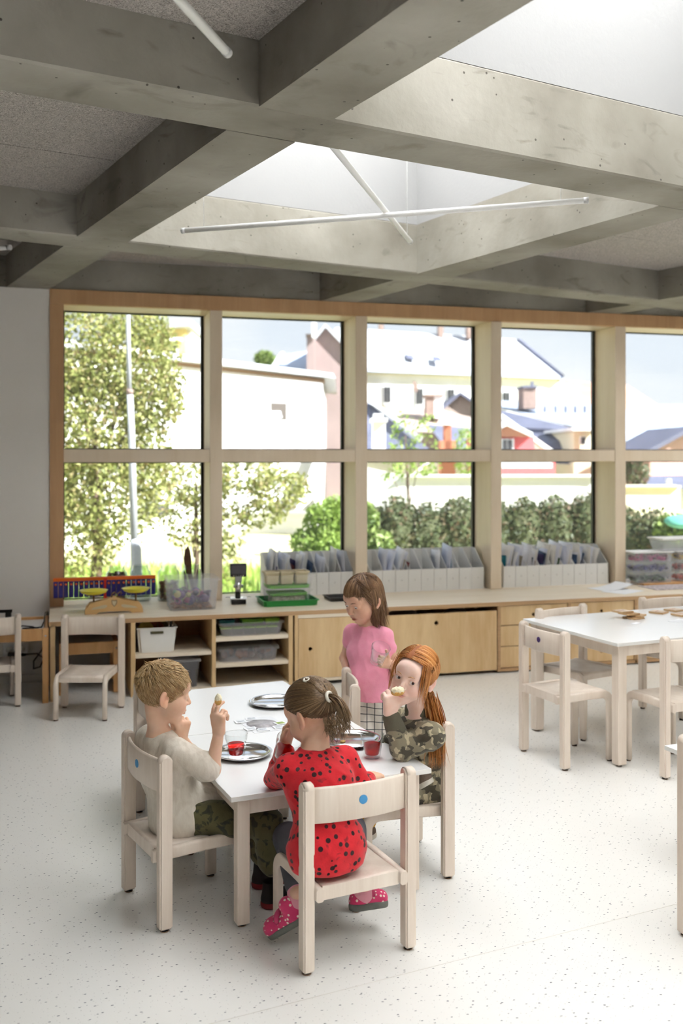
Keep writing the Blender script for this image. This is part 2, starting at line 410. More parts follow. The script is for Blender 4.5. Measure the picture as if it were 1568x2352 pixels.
# ------------------------------------------------------------------ window band
GY = 7.2
ZTOP = 2.506
muls = [(1.023, 1.109), (2.078, 2.167), (3.143, 3.229), (4.198, 4.291), (5.255, 5.345), (6.31, 6.40), (7.365, 7.455)]
def trim(n, b, mat, label, bev=.003):
    o = obj('trim_%d' % n, box(*b, bev), mat, kind='structure'); o['label'] = label; return o
trim(1, (-.045, XR, YF-.012, YF+.04, ZTOP, 2.605), M_VENEER, 'long wooden head board over the windows')
trim(2, (-.045, .045, YF-.012, GY+.06, ZT, ZTOP-.001), M_VENEER, 'wooden jamb at the left end of the window band')
trim(3, (.0455, XR, YF+.0405, GY+.06, ZTOP, ZTOP+.05), M_PLYF, 'pale plywood lining of the window head')
for k, (a, b) in enumerate(muls):
    trim(4+k, (a, b, YF-.004, GY+.06, ZT+.0005, ZTOP-.0005), M_PLYF, 'pale wooden mullion, number %d from the left wall' % (k+1))
edges = [(.045, muls[0][0])] + [(muls[i][1], muls[i+1][0]) for i in range(len(muls)-1)] + [(muls[-1][1], XR)]
ordn = ('leftmost', 'second', 'third', 'fourth', 'fifth', 'sixth', 'seventh', 'last')
for k, (a, b) in enumerate(edges):
    trim(20+k, (a+.0005, b-.0005, YF+.002, GY+.06, 1.450, 1.538), M_PLYF, 'transom rail across the %s window bay' % ordn[k])
wn_ = 0
for k, (a, b) in enumerate(edges):
    for up in (0, 1):
        wn_ += 1
        z0, z1 = ((1.538, ZTOP) if up else (ZT, 1.450))
        bm = bmesh.new(); g = .009
        for q in ((a, a+g, z0, z1), (b-g-.012, b, z0, z1), (a+g, b-g-.012, z0, z0+g), (a+g, b-g-.012, z1-g, z1)):
            add_box(bm, q[0]+.0006, q[1]-.0006, GY, GY+.03, q[2]+.0006, q[3]-.0006)
        w = obj('window_%d' % wn_, bm, M_GASK, kind='structure')
        w['label'] = '%s pane of the %s window bay' % ('upper' if up else 'lower', ordn[k])
        obj('pane', box(a+g, b-g, GY+.012, GY+.018, z0+g, z1-g), M_PANE, w)
# ------------------------------------------------------------------ lamps
def tube_lamp(a, b, label, wires, r=.0125):
    a, b = Vector(a), Vector(b); mid = (a+b)/2
    t = thing('tube_lamp', label, 'lamp', mid, group='suspended white tube lamps')
    d = (b-a)
    bm = bmesh.new(); add_tube(bm, [a-mid, b-mid], r, 20)
    obj('tube', bm, M_TUBE, t)
    for s in (0, 1):
        e = (a if s == 0 else b)-mid; dd = d.normalized()*(.018 if s == 0 else -.018)
        obj('end_cap', tube([e-dd*.1, e+dd], r+.0012, 20), plain('cap_grey', (.55, .55, .55, 1), .4), t)
    for f, top in wires:
        p = a+d*f
        obj('wire', tube([p-mid, Vector((p.x, p.y, top))-mid], .0016, 6), M_TUBE, t)
    return t
_d = Vector((1.615, -1.07, 0)).normalized()
tube_lamp((.591, 4.911, 2.6), (2.206, 3.841, 2.6), 'white tube lamp crossing the skylight shaft from side to side', ((.06, 3.6), (.94, 3.6)))
_e = Vector((1.80, 4.97, 2.63)); tube_lamp(_e-Vector((.84, 1.477, 0)).normalized()*2.0, _e, 'white tube lamp pointing away towards the window inside the skylight shaft', ((.08, 3.6), (.95, 3.6)))
_c = Vector((.45, 2.706, 2.6)); tube_lamp(_c-Vector((.503, .864, 0))*2.0, _c, 'white tube lamp under the dark coffer at the upper left', ((.3, ZC), (.8, ZC)))
_f = at(24, 568, 5.2); tube_lamp(_f+Vector((-.83, .55, 0))*2.0, _f, 'white tube lamp whose tip shows at the far left edge', ((.2, ZC), (.85, ZC)))

# ------------------------------------------------------------------ counter and cabinets
CY = 6.28
bm = box(-.045, 5.9, CY, GY, ZT-.028, ZT, .002)
for f_ in bm.faces: f_.material_index = 0 if f_.normal.z > .5 else 1
t = obj('worktop', bm, [M_PLYH, M_PLYEDGE])
tag(t, 'long pale plywood worktop running under the windows', 'worktop')
def panelset(t, lst, mat, name, bev=.0015):
    for b in lst: obj(name, box(*b, bev), mat, t)
t = thing('end_panel', 'plywood end panel closing the left end of the counter', 'panel', (-.02, 6.6, 0))
obj('panel', box(-.018, .012, -.31, .3, 0, ZT-.029, .0015), M_PLY, t)
# open shelf unit
sx0, sx1, sx2, sx3 = .441, .957, 1.442, 1.470
t = thing('shelf_unit', 'open plywood shelf unit under the counter with five compartments', 'shelf', (sx0, CY, 0))
W = lambda x: x-sx0
obj('side_panel', box(0, .028, .004, .6, 0, ZT-.0285, .0015), M_PLY, t)
obj('divider', box(W(.944), W(.970), .004, .59, .03, ZT-.0285, .0015), M_PLY, t)
obj('side_panel', box(W(1.442), W(1.470), .004, .6, 0, ZT-.0285, .0015), M_PLY, t)
obj('back_panel', box(.0285, W(1.4415), .592, .6, 0, ZT-.0285), M_DARKPLY, t)
obj('base_panel', box(.0285, W(1.4415), .004, .59, .006, .0295, .0015), M_PLYH, t)
obj('shelf', box(.0285, W(.9435), .01, .59, .236, .259, .0015), M_PLYH, t)
obj('shelf', box(W(.9705), W(1.4415), .01, .59, .315, .341, .0015), M_PLYH, t)
obj('shelf', box(W(.9705), W(1.4415), .01, .59, .149, .174, .0015), M_PLYH, t)
# cupboard with a frame and one door
def hole_front(x0, x1, z0, z1, hx, hz, hr, th=.018):
    # panel with a round finger hole, front face at y=0
    bm = bmesh.new(); n = 20
    def ring(y):
        c = [bm.verts.new((hx+hr*math.cos(2*math.pi*k/n), y, hz+hr*math.sin(2*math.pi*k/n))) for k in range(n)]
        o = []
        for k in range(n):
            a = 2*math.pi*k/n; dx, dz = math.cos(a), math.sin(a)
            s = min(((x1-hx)/dx if dx > 1e-9 else 1e9), ((x0-hx)/dx if dx < -1e-9 else 1e9), ((z1-hz)/dz if dz > 1e-9 else 1e9), ((z0-hz)/dz if dz < -1e-9 else 1e9))
            o.append(bm.verts.new((hx+dx*s, y, hz+dz*s)))
        cs = [bm.verts.new((x, y, z)) for x, z in ((x1, z1), (x0, z1), (x0, z0), (x1, z0))]
        return c, o, cs
    f, b = ring(0), ring(th)
    for (c, o, cs), flip in ((f, 1), (b, 0)):
        for k in range(n):
            q = [c[k], c[(k+1) % n], o[(k+1) % n], o[k]]
            a0 = 2*math.pi*k/n; a1 = 2*math.pi*(k+1)/n
            for cc in cs:
                a = math.atan2(cc.co.z-hz, cc.co.x-hx) % (2*math.pi)
                if a0 < a < a1: q = [c[k], c[(k+1) % n], o[(k+1) % n], cc, o[k]]
            bm.faces.new(q[::-1] if flip else q)
    for k in range(n):
        bm.faces.new((f[0][k], f[0][(k+1) % n], b[0][(k+1) % n], b[0][k]))
    bmesh.ops.remove_doubles(bm, verts=bm.verts, dist=1e-5)
    # outer rim
    bm2 = bmesh.new(); me = mesh_from(bm, 'tmp'); bm2.from_mesh(me)
    for (a, c_) in (((x0, z0), (x1, z0)), ((x1, z0), (x1, z1)), ((x1, z1), (x0, z1)), ((x0, z1), (x0, z0))):
        v = [bm2.verts.new(p) for p in ((a[0], 0, a[1]), (c_[0], 0, c_[1]), (c_[0], th, c_[1]), (a[0], th, a[1]))]
        bm2.faces.new(v)
    bmesh.ops.recalc_face_normals(bm2, faces=bm2.faces)
    return bm2
bx0, bx1 = 1.482, 2.02
t = thing('cupboard', 'plywood cupboard box with one door and a finger hole beside the open shelves', 'cupboard', (bx0, CY, 0))
obj('side_panel', box(0, .022, .0, .55, .026, .462, .0015), M_PLY, t); obj('side_panel', box(bx1-bx0-.022, bx1-bx0, 0, .55, .026, .462, .0015), M_PLY, t)
obj('top_panel', box(.0225, bx1-bx0-.0225, 0, .55, .44, .4615, .0015), M_PLYH, t); obj('base_panel', box(.0225, bx1-bx0-.0225, 0, .55, .0265, .044, .0015), M_PLYH, t)
obj('back_panel', box(.0225, bx1-bx0-.0225, .54, .55, .0445, .4395), M_DARKPLY, t)
obj('door', hole_front(.045-.020, bx1-bx0-.025, .046, .438, 1.587-bx0, .237, .013), M_PLY, t, (0, .003, 0))
for x in (.04, .46): obj('caster', lathe([(0, 0), (.013, 0), (.013, .022), (0, .022)], 12), M_BLACK, t, (x, .1, .002))
# toy chest with a big front, pushed under the counter
qx0, qx1 = 2.05, 2.906
t = thing('toy_chest', 'wide rolling plywood toy chest with a gap above its big front panel', 'chest', (qx0, CY, 0))
obj('front_panel', hole_front(0, qx1-qx0, .024, .43, 2.462-qx0, .367, .0155, .02), M_PLY, t, (0, .001, 0))
obj('side_panel', box(0, .018, .022, .55, .03, .40), M_PLY, t); obj('side_panel', box(qx1-qx0-.018, qx1-qx0, .022, .55, .03, .40), M_PLY, t)
obj('base_panel', box(.0185, qx1-qx0-.0185, .022, .55, .03, .045), M_PLY, t); obj('back_panel', box(.0185, qx1-qx0-.0185, .535, .55, .0455, .40), M_PLY, t)
for x in (.06, .80): obj('caster', lathe([(0, 0), (.014, 0), (.014, .026), (0, .026)], 12), M_BLACK, t, (x, .12, .002))
def lump(name, label, cat, loc, r, col, seed, mat=None):
    rnd = random.Random(seed); bm = bmesh.new(); bmesh.ops.create_icosphere(bm, subdivisions=3, radius=1)
    ph = [(Vector((rnd.uniform(-1, 1), rnd.uniform(-1, 1), rnd.uniform(-1, 1)))*3, rnd.uniform(0, 6)) for _ in range(5)]
    for v in bm.verts:
        s = 1+sum(.07*math.sin(d.dot(v.co)+p) for d, p in ph); v.co = Vector((v.co.x*r[0], v.co.y*r[1], v.co.z*r[2]))*s
    for f in bm.faces: f.smooth = True
    o = obj(name, bm, mat or plain(name+'_fabric', col, .95, bump=.6, bscale=120), None, loc)
    return tag(o, label, cat)
lump('plush_toy', 'grey-brown furry plush toy peeking over the toy chest front', 'toy', (2.66, CY+.16, .385), (.10, .09, .06), srgb(120, 104, 92), 1)
lump('plush_toy', 'dark brown plush toy lying at the left inside the toy chest', 'toy', (2.30, CY+.2, .37), (.13, .1, .06), srgb(96, 60, 40), 2)
# drawer cabinet
dx = [2.913, 3.45, 3.981, 4.51, 5.04]
t = thing('drawer_cabinet', 'plywood drawer cabinet with three rows of drawers at the right', 'cabinet', (dx[0], CY, 0))
for x in dx: obj('divider', box(x-dx[0], x-dx[0]+.022, .0, .6, .009, ZT-.0285, .0015), M_PLYEDGE, t)
obj('base_panel', box(.0225, dx[-1]-dx[0]-.0005, 0, .6, .0095, .031, .0015), M_PLYEDGE, t)
obj('back_panel', box(.0225, dx[-1]-dx[0]-.0005, .585, .6, .0315, ZT-.03), M_DARKPLY, t)
for c in range(4):
    a, b = dx[c]-dx[0]+.0245, dx[c+1]-dx[0]-.0025
    for r, (z0, z1) in enumerate(((.035, .177), (.183, .321), (.327, .457))):
        obj('drawer', hole_front(a, b, z0, z1, (a+b)/2-.006, (z0+z1)/2+.0, .0125), M_PLY, t, (0, .010, 0))

# ------------------------------------------------------------------ chairs
CH = {}
def chair_meshes(key, SEAT, TOP):
    W2 = .337/2; d = {}
    # rear post: rounded block with an arched top
    bm = bmesh.new(); pr = []
    hw = .0215
    pr += [(-hw, .008), (hw, .008)]
    for k in range(13):
        a = math.pi*k/12; pr.append((hw*math.cos(a), TOP-.02+.02*math.sin(a)))
    add_prism(bm, [(y, z) for y, z in pr], -.018, .018)
    bmesh.ops.transform(bm, matrix=Matrix.Rotation(math.pi/2, 4, 'Z'), verts=bm.verts)
    es = [e for e in bm.edges if len(e.link_faces) == 2 and e.calc_face_angle(0) > .8]
    bmesh.ops.bevel(bm, geom=es, offset=.005, segments=2, affect='EDGES')
    for f in bm.faces: f.smooth = len(f.verts) == 4 and f.calc_area() < .0025
    d['post'] = mesh_from(bm, 'rear_post_'+key)
    # bent side frame: front leg curving into the seat rail
    zr = SEAT-.018; D = .292; R = .05
    path = [(D, .008), (D, .1), (D, zr-R-.005)]
    for k in range(1, 9):
        a = math.pi/2*k/8; path.append((D-R+R*math.cos(a), zr-R+R*math.sin(a)))
    path += [(.15, zr+.001), (-.03, zr-.004)]
    d['side'] = mesh_from(sweep_yz(path, .024, .040, 0), 'front_leg_'+key)
    # seat with rolled front edge and rear rail
    bm = bmesh.new(); n = 14; prof = []
    for k in range(n+1):
        y = -.018+(.285)*k/n
        z = SEAT-.004+.003*((k/n-.5)*2)**2
        prof.append((y, z))
    for k in range(1, 6):
        a = math.pi/2*k/5; prof.append((.267+.016*math.sin(a), SEAT-.001-.016*(1-math.cos(a))-.0))
    prof += [(.283, SEAT-.040), (.268, SEAT-.040), (.266, SEAT-.016), (0, SEAT-.018), (-.002, SEAT-.042), (-.018, SEAT-.042)]
    rows = []
    for sx in (-1, -.5, 0, .5, 1):
        x = sx*(W2-.018-.0245)
        rows.append([bm.verts.new((x, y, z-.0025*(1-abs(sx)**2)*(1 if SEAT-z < .01 else 0))) for y, z in prof])
    for a, b in zip(rows[:-1], rows[1:]):
        for k in range(len(prof)):
            k2 = (k+1) % len(prof); f = bm.faces.new((a[k], a[k2], b[k2], b[k])); f.smooth = k < n+5
    bm.faces.new(rows[0]); bm.faces.new(rows[-1][::-1]); bmesh.ops.recalc_face_normals(bm, faces=bm.faces)
    d['seat'] = mesh_from(bm, 'seat_'+key)
    # curved backrest
    bm = bmesh.new(); z0, z1 = TOP-.122, TOP-.017; th = .0065; rings = []; n = 12
    for k in range(n+1):
        s = -1+2*k/n; x = s*(W2-.016); y = -.004-.020*(1-s*s)
        sec = [(y-th, z0+.003), (y-th*.4, z0), (y+th*.4, z0), (y+th, z0+.003), (y+th, z1-.005), (y+th*.4, z1), (y-th*.4, z1), (y-th, z1-.005)]
        rings.append([bm.verts.new((x, a, b)) for a, b in sec])
    for a, b in zip(rings[:-1], rings[1:]):
        for k in range(8): bm.faces.new((a[k], a[(k+1) % 8], b[(k+1) % 8], b[k])).smooth = True
    bm.faces.new(rings[0]); bm.faces.new(rings[-1][::-1]); bmesh.ops.recalc_face_normals(bm, faces=bm.faces)
    d['back'] = mesh_from(bm, 'backrest_'+key)
    bm = bmesh.new(); add_lathe(bm, [(0, .0022), (.0125, .0022), (.0135, .0085), (0, .0085)], 14)
    add_lathe(bm, [(0, 0), (.014, 0), (.014, .0021), (0, .0021)], 14, mi=1)
    d['pad'] = mesh_from(bm, 'foot_pad_'+key)
    bm = bmesh.new(); n = 24
    def dotv(r, y): return [bm.verts.new((r*math.cos(2*math.pi*k/n), y, r*math.sin(2*math.pi*k/n))) for k in range(n)]
    a, b = dotv(.0135, -.0008), dotv(.0135, .002); bm.faces.new(a); bm.faces.new(b[::-1])
    for k in range(n): bm.faces.new((a[k], a[(k+1) % n], b[(k+1) % n], b[k]))
    bmesh.ops.recalc_face_normals(bm, faces=bm.faces)
    d['dot'] = mesh_from(bm, 'sticker_'+key)
    for k, m in (('post', M_BEECH), ('side', M_BEECH), ('seat', M_BEECH), ('back', M_BEECH)): d[k].materials.append(m)
    d['pad'].materials.append(M_RUB); d['pad'].materials.append(M_FELT)
    d['SEAT'], d['TOP'] = SEAT, TOP
    return d
CH['small'] = chair_meshes('small', .252, .553); CH['tall'] = chair_meshes('tall', .350, .660); CH['mid'] = chair_meshes('mid', .30, .625)
def chair(loc, face_deg, var, label, group, dot=None, front_dot=False):
    # loc = middle between the two rear posts; face_deg = world angle of the direction the sitter faces
    d = CH[var]; W2 = .337/2
    t = thing('chair', label, 'chair', (loc[0], loc[1], 0), math.radians(face_deg-90), group)
    obj('seat', d['seat'], None, t); obj('backrest_panel', d['back'], None, t)
    bk = t.children[-1] if t.children else None
    for s in (-1, 1):
        p = obj('rear_post', d['post'], None, t, (s*W2, 0, 0)); obj('foot_pad', d['pad'], None, p)
        g = obj('front_leg', d['side'], None, t, (s*(W2-.018-.0122), 0, 0)); obj('foot_pad', d['pad'], None, g, (0, .292, 0))
    if dot:
        k = obj('sticker', d['dot'].copy(), None, t, (0, -.0313 if not front_dot else -.017, d['TOP']-.065))
        k.data.materials.append(dot); k['label'] = 'round coloured sticker on the backrest'
    return t
M_BLUE = plain('blue_sticker', srgb(70, 150, 205), .5); M_PURP = plain('purple_sticker', srgb(70, 45, 110), .5)
GA, GB = 'small beech chairs around the long table', 'taller beech chairs around the right-hand table'
def two_posts(a, b):
    return ((a[0]+b[0])/2, (a[1]+b[1])/2)
chair(two_posts((.695, 2.797), (1.027, 2.855)), 99.9, 'small', 'beech chair with a blue dot seen from behind, the girl in red sits on it', GA, M_BLUE)
chair(two_posts((.238, 3.496), (.327, 3.170)), 15.3, 'small', 'beech chair under the blond boy in the beige shirt', GA, M_BLUE)
chair((.372, 4.09), 13, 'small', 'empty beech chair with a blue dot behind the blond boy', GA, M_BLUE, True)
chair((1.337, 3.462), 179, 'small', 'beech chair under the red-haired child in camouflage', GA)
chair((1.213, 4.10), 169.6, 'small', 'empty beech chair whose back the girl in pink holds', GA)
chair((.208, 6.092), 254.2, 'small', 'beech chair facing the room in front of the left end of the counter', 'small beech chairs by the counter')
chair((-.222-.168, 6.235), 93, 'small', 'beech chair cut by the left edge, pushed to the pine table', 'small beech chairs by the counter')
chair((2.30, 4.43), 8.5, 'tall', 'taller beech chair with a purple dot on its back at the right-hand table', GB, M_PURP)
chair((2.705, 5.0), -73, 'tall', 'taller beech chair behind the left end of the right-hand table', GB)
chair((3.50, 5.20), -82, 'tall', 'taller beech chair half hidden behind the far side of the right-hand table', GB)
chair((2.875, 4.045), 98, 'tall', 'taller beech chair at the near side of the right-hand table, cut by the edge', GB)
chair((1.910, 2.53), 7, 'mid', 'beech chair in the bottom right corner of which a post shows', 'beech chair cut off at the lower right')

# ------------------------------------------------------------------ tables
def table(corner, ang, w, dpt, h, label, inset=.05, leg=.042, group=None, apron=.055):
    t = thing('table', label, 'table', (corner[0], corner[1], 0), math.radians(ang), group)
    bm = box(0, w, 0, dpt, h-.0165, h, .0015)
    for f in bm.faces: f.material_index = 0 if f.normal.z > .9 else 1
    obj('tabletop', bm, [M_LAM, M_EDGE], t)
    zz = h-.017
    for x0, x1, y0, y1 in ((inset+leg, w-inset-leg, inset+.004, inset+.026), (inset+leg, w-inset-leg, dpt-inset-.026, dpt-inset-.004),
                           (inset+.004, inset+.026, inset+leg, dpt-inset-leg), (w-inset-.026, w-inset-.004, inset+leg, dpt-inset-leg)):
        obj('apron', box(x0+.0005, x1-.0005, y0, y1, zz-apron, zz, .001), M_BEECH, t)
    for x in (inset, w-inset-leg):
        for y in (inset, dpt-inset-leg):
            g = obj('leg', box(0, leg, 0, leg, .009, zz, .004), M_BEECH, t, (x, y, 0))
            obj('foot_pad', CH['small']['pad'], None, g, (leg/2, leg/2, 0))
    return t
TZ = .43; TANG = 7.9
ca, sa = math.cos(math.radians(TANG)), math.sin(math.radians(TANG))
TC = (.524, 3.084); TW = .712
def tpos(x, y):   # long-table coordinates to world
    return (TC[0]+x*ca-y*sa, TC[1]+x*sa+y*ca)
table(TC, TANG, TW, .722, TZ, 'square white-topped beech table nearest the camera where the children eat', .03, group='small white tables')
table(tpos(0, .7245), TANG, TW, .722, TZ, 'square white-topped beech table pushed up behind the eating children\'s table', .03, group='small white tables')
table((2.562, 4.189), 8.0, 1.2, .785, .604, 'larger white-topped beech table at the right with wooden tiles on it', .03, .05)
table((2.235, 2.485), 6.6, .72, .72, .43, 'white table whose corner pokes in at the right edge', .11)
# pine tables
def pine_table(loc, rz, w, dpt, h, label, shelf=None):
    t = thing('pine_table', label, 'table', loc, rz, 'small pine tables')
    obj('tabletop', box(.03, w-.03, .03, dpt-.03, h-.03, h-.018, .001), M_LAM, t)
    for x in (0, w-.036):
        for y in (0, dpt-.036):
            g = obj('leg', box(0, .036, 0, .036, 0, h, .003), M_PINE, t, (x, y, 0))
            if y == 0:
                bm = bmesh.new(); add_lathe(bm, [(0, .004), (.005, .003), (.0065, 0), (0, 0)], 12)
                bmesh.ops.transform(bm, matrix=Matrix.Rotation(math.pi/2, 4, 'X'), verts=bm.verts)
                obj('bolt', bm, M_STEEL, g, (.018, -.0002, h-.045))
    for y in (.004, dpt-.022): obj('apron', box(.0365, w-.0365, y, y+.018, h-.075, h-.002, .002), M_PINE, t)
    for x in (.004, w-.022): obj('apron', box(x, x+.018, .0365, dpt-.0365, h-.075, h-.002, .002), M_PINE, t)
    return t
pine_table((-.66, 6.275, 0), 0, .613, .5, .452, 'pine table with a white top and loose cables at the far left')
pine_table((-.17+.185, 6.44, 0), 0, .365, .42, .325, 'small pine table tucked under the left end of the counter')
# cables, plug and phone box on the pine table
o = obj('cable', tube([(-.26, 6.38, .437), (-.2, 6.36, .46), (-.14, 6.34, .455), (-.1, 6.33, .44), (-.13, 6.36, .437), (-.2, 6.4, .437), (-.09, 6.42, .437), (-.075, 6.5, .46), (-.07, 6.6, .5), (-.06, 6.68, .49)], .0045, 8), M_BLACK)
tag(o, 'black cable looped over the pine table at the left', 'cable')
o = obj('cable', tube([(-.30, 6.72, .22), (-.2, 6.7, .22), (-.12, 6.66, .23), (-.08, 6.6, .21), (-.1, 6.58, .16), (-.14, 6.58, .15), (-.14, 6.62, .19), (-.09, 6.68, .25), (-.06, 6.72, .37)], .0055, 8), plain('grey_cable', srgb(70, 62, 52), .5))
tag(o, 'grey-brown mains cable hanging in a loop below the pine table', 'cable')
t = thing('power_plug', 'black mains plug on the wall under the pine table', 'plug', (-.26, 6.72, .22))
obj('plug_body', box(-.04, .03, -.05, .0, -.022, .022, .006), M_BLACK, t); obj('cord_grip', tube([(.03, -.025, 0), (.07, -.03, 0)], [.012, .007], 10), M_BLACK, t)
t = thing('socket', 'white double wall socket under the pine table', 'socket', (-.26, 6.8995, .22))
obj('plate', box(-.08, .08, -.012, 0, -.04, .04, .004), M_LAM, t)
for x in (-.04, .04): obj('socket_hole', lathe([(0, 0), (.02, 0), (.02, .004), (0, .004)], 16), M_EDGE, t, (x, -.0125, 0), (math.pi/2, 0, 0))
t = thing('desk_lamp_clamp', 'black clamp gadget standing on the pine table', 'gadget', (-.30, 6.5, .434))
obj('base', box(-.03, .03, -.03, .03, 0, .012, .003), M_BLACK, t); obj('stem', box(-.006, .03, -.01, .01, .012, .09, .002), M_BLACK, t); obj('arm', box(-.09, .035, -.012, .012, .09, .108, .003), M_BLACK, t)
# ------------------------------------------------------------------ things on and under the counter
def onY(u, v, Y):
    r = cray(u, v); return Vector((0, 0, CAM_H)) + r*(Y/r.y)
def onZ(u, v, z):
    r = cray(u, v); return Vector((0, 0, CAM_H)) + r*((z-CAM_H)/r.z)
M_CLEAR = milky_mat('clear_plastic', (.88, .9, .93, 1), .09)
M_CLEAR2 = milky_mat('frosted_plastic', (.88, .89, .94, 1), .2)
M_JAR = pane_mat('jar_glass', (.90, .925, .915, 1), 2.6, .03)
M_WPLA = plain('white_plastic', (.82, .81, .78, 1), .4)
M_CARD = plain('white_card', (.80, .79, .77, 1), .7)
M_GREY = plain('grey_plastic', srgb(150, 150, 150), .5)
M_PAPER = plain('paper', (.86, .87, .9, 1), .8)

def open_box(w, d, h, taper=.0, th=.003, rim=.008, lid=False):
    # tapered open tray/bin, origin at the middle of its base
    bm = bmesh.new()
    def ring(s, z, k=0): return [bm.verts.new((sx*(w/2*s+k), sy*(d/2*s+k), z)) for sx, sy in ((-1, -1), (1, -1), (1, 1), (-1, 1))]
    s0 = 1-taper
    r = [ring(s0, 0), ring(1, h-rim), ring(1, h-rim, rim*.7), ring(1, h, rim*.7), ring(1, h, -th), ring(s0, th, -th)]
    bm.faces.new(r[0][::-1])
    for a, b in zip(r[:-1], r[1:]):
        for k in range(4): bm.faces.new((a[k], a[(k+1) % 4], b[(k+1) % 4], b[k]))
    bm.faces.new(r[-1])
    es = [e for e in bm.edges if abs((e.verts[0].co-e.verts[1].co).z) > h*.4]
    bmesh.ops.bevel(bm, geom=es, offset=min(w, d)*.06, segments=3, affect='EDGES')
    bmesh.ops.recalc_face_normals(bm, faces=bm.faces)
    return bm
def bit(kind, r, seed):
    # one small loose toy piece
    rnd = random.Random(seed); bm = bmesh.new()
    if kind == 0: bmesh.ops.create_icosphere(bm, subdivisions=2, radius=r)
    elif kind == 1:
        bmesh.ops.create_cube(bm, size=r*1.7); bmesh.ops.bevel(bm, geom=bm.edges[:], offset=r*.25, segments=2, affect='EDGES')
    elif kind == 2:
        pts = [(math.cos(a)*r, math.sin(a)*r, 0) for a in [k*2*math.pi/12 for k in range(13)]]; add_tube(bm, pts, r*.25, 6, False)
    else:
        bmesh.ops.create_icosphere(bm, subdivisions=2, radius=r)
        for v in bm.verts: v.co *= 1+.18*math.sin(v.co.x*5/r)*math.sin(v.co.y*4/r+seed)
        for v in bm.verts: v.co.z *= .75
    for f in bm.faces: f.smooth = True
    return mesh_from(bm, 'bit')
BITS = {}
def heap(label, cat, name, x0, x1, y0, y1, z0, z1, n, cols, seed, r, round_=None):
    # uncountable filling of a container as one object
    rnd = random.Random(seed); bm = bmesh.new(); mats = [plain('bit_%d_%d_%d' % c, srgb(*c), .5) for c in cols]
    for i in range(n):
        s = rnd.uniform(*r); q = bmesh.ops.create_icosphere(bm, subdivisions=1, radius=s)
        if round_: a = rnd.uniform(0, 6.3); rr = math.sqrt(rnd.random())*(round_-s); c = Vector(((x0+x1)/2+rr*math.cos(a), (y0+y1)/2+rr*math.sin(a), 0))
        else: c = Vector((rnd.uniform(x0+s, x1-s), rnd.uniform(y0+s, y1-s), 0))
        c.z = z0+s*.8+max(0, z1-z0-s*1.6)*i/n
        mi = rnd.randrange(len(mats)); R_ = Matrix.Translation(c) @ Matrix.Rotation(rnd.uniform(0, 3), 4, 'X') @ Matrix.Diagonal((1, rnd.uniform(.6, 1), rnd.uniform(.6, 1), 1))
        bmesh.ops.transform(bm, matrix=R_, verts=q['verts'])
        for v in q['verts']:
            for f in v.link_faces: f.material_index = mi; f.smooth = True
    o = obj(name, bm, mats); o['kind'] = 'stuff'; o['label'] = label; o['category'] = cat
def fill(label, cat, name, x0, x1, y0, y1, z0, z1, n, cols, seed, r=(.012, .02), kinds=(0, 1, 2, 3), group=None):
    rnd = random.Random(seed); done = []
    for i in range(n):
        kd = rnd.choice(kinds); c = rnd.choice(cols); key = (kd, c)
        if key not in BITS:
            me = bit(kd, 1.0, len(BITS)); me.materials.append(plain('bit_%d_%d_%d' % c, srgb(*c), .45)); BITS[key] = me
        s = rnd.uniform(*r)
        o = bpy.data.objects.new(name, BITS[key]); COL.objects.link(o)
        o.location = (rnd.uniform(x0+s, x1-s), rnd.uniform(y0+s, y1-s), z0+s*.8+(z1-z0-s*1.5)*(i/n)); o.scale = (s, s, s)
        o.rotation_euler = (rnd.uniform(0, 3), rnd.uniform(0, 3), rnd.uniform(0, 3))
        tag(o, label, cat, group or name+' in a box')
# wooden kitchen scale
c0 = Vector((.172, 6.50, ZT)); SW = .362
t = thing('balance_scale', 'wooden balance scale with two yellow pans on the counter', 'scale', (c0.x, c0.y, ZT))
M_SCALE = wood('scale_wood', srgb(222, 184, 128), srgb(204, 162, 104), (.2, 1, 1), 10)
prof = [(0, 0), (.0, .02), (.008, .045), (.03, .072), (.075, .082), (.13, .092), (.181, .108)]
poly = prof + [(SW-x, z) for x, z in prof[::-1][1:]]
poly += [(SW-.07, 0), (SW-.09, .014), (.09, .014), (.07, 0)]
for y in (0, .05):
    bm = bmesh.new(); add_prism(bm, poly, y, y+.008); obj('side_board', bm, M_SCALE, t)
M_INLAY = plain('scale_window', srgb(206, 194, 160), .5)
for sx in (1, -1):
    bm = bmesh.new(); q = [(.035, .030), (.05, .042), (.12, .058), (.135, .056), (.138, .046), (.12, .036)]
    add_prism(bm, [((x if sx > 0 else SW-x), z) for x, z in q], -.0016, .001); obj('pointer_window', bm, M_INLAY, t)
bm = bmesh.new(); add_prism(bm, [(.163, .085), (.170, .088), (.181, .084), (.192, .088), (.199, .085), (.197, .062), (.181, .042), (.165, .062)], -.0018, .001); obj('crest', bm, plain('crest', srgb(150, 128, 98), .6), t)
bm = bmesh.new(); add_prism(bm, [(.163+.005, .082), (.181, .079), (.194, .082), (.192, .064), (.181, .049), (.170, .064)], -.0026, -.0017); obj('crest', bm, M_INLAY, t)
M_BRASS = plain('aged_metal', srgb(150, 120, 80), .4, metal=.6)
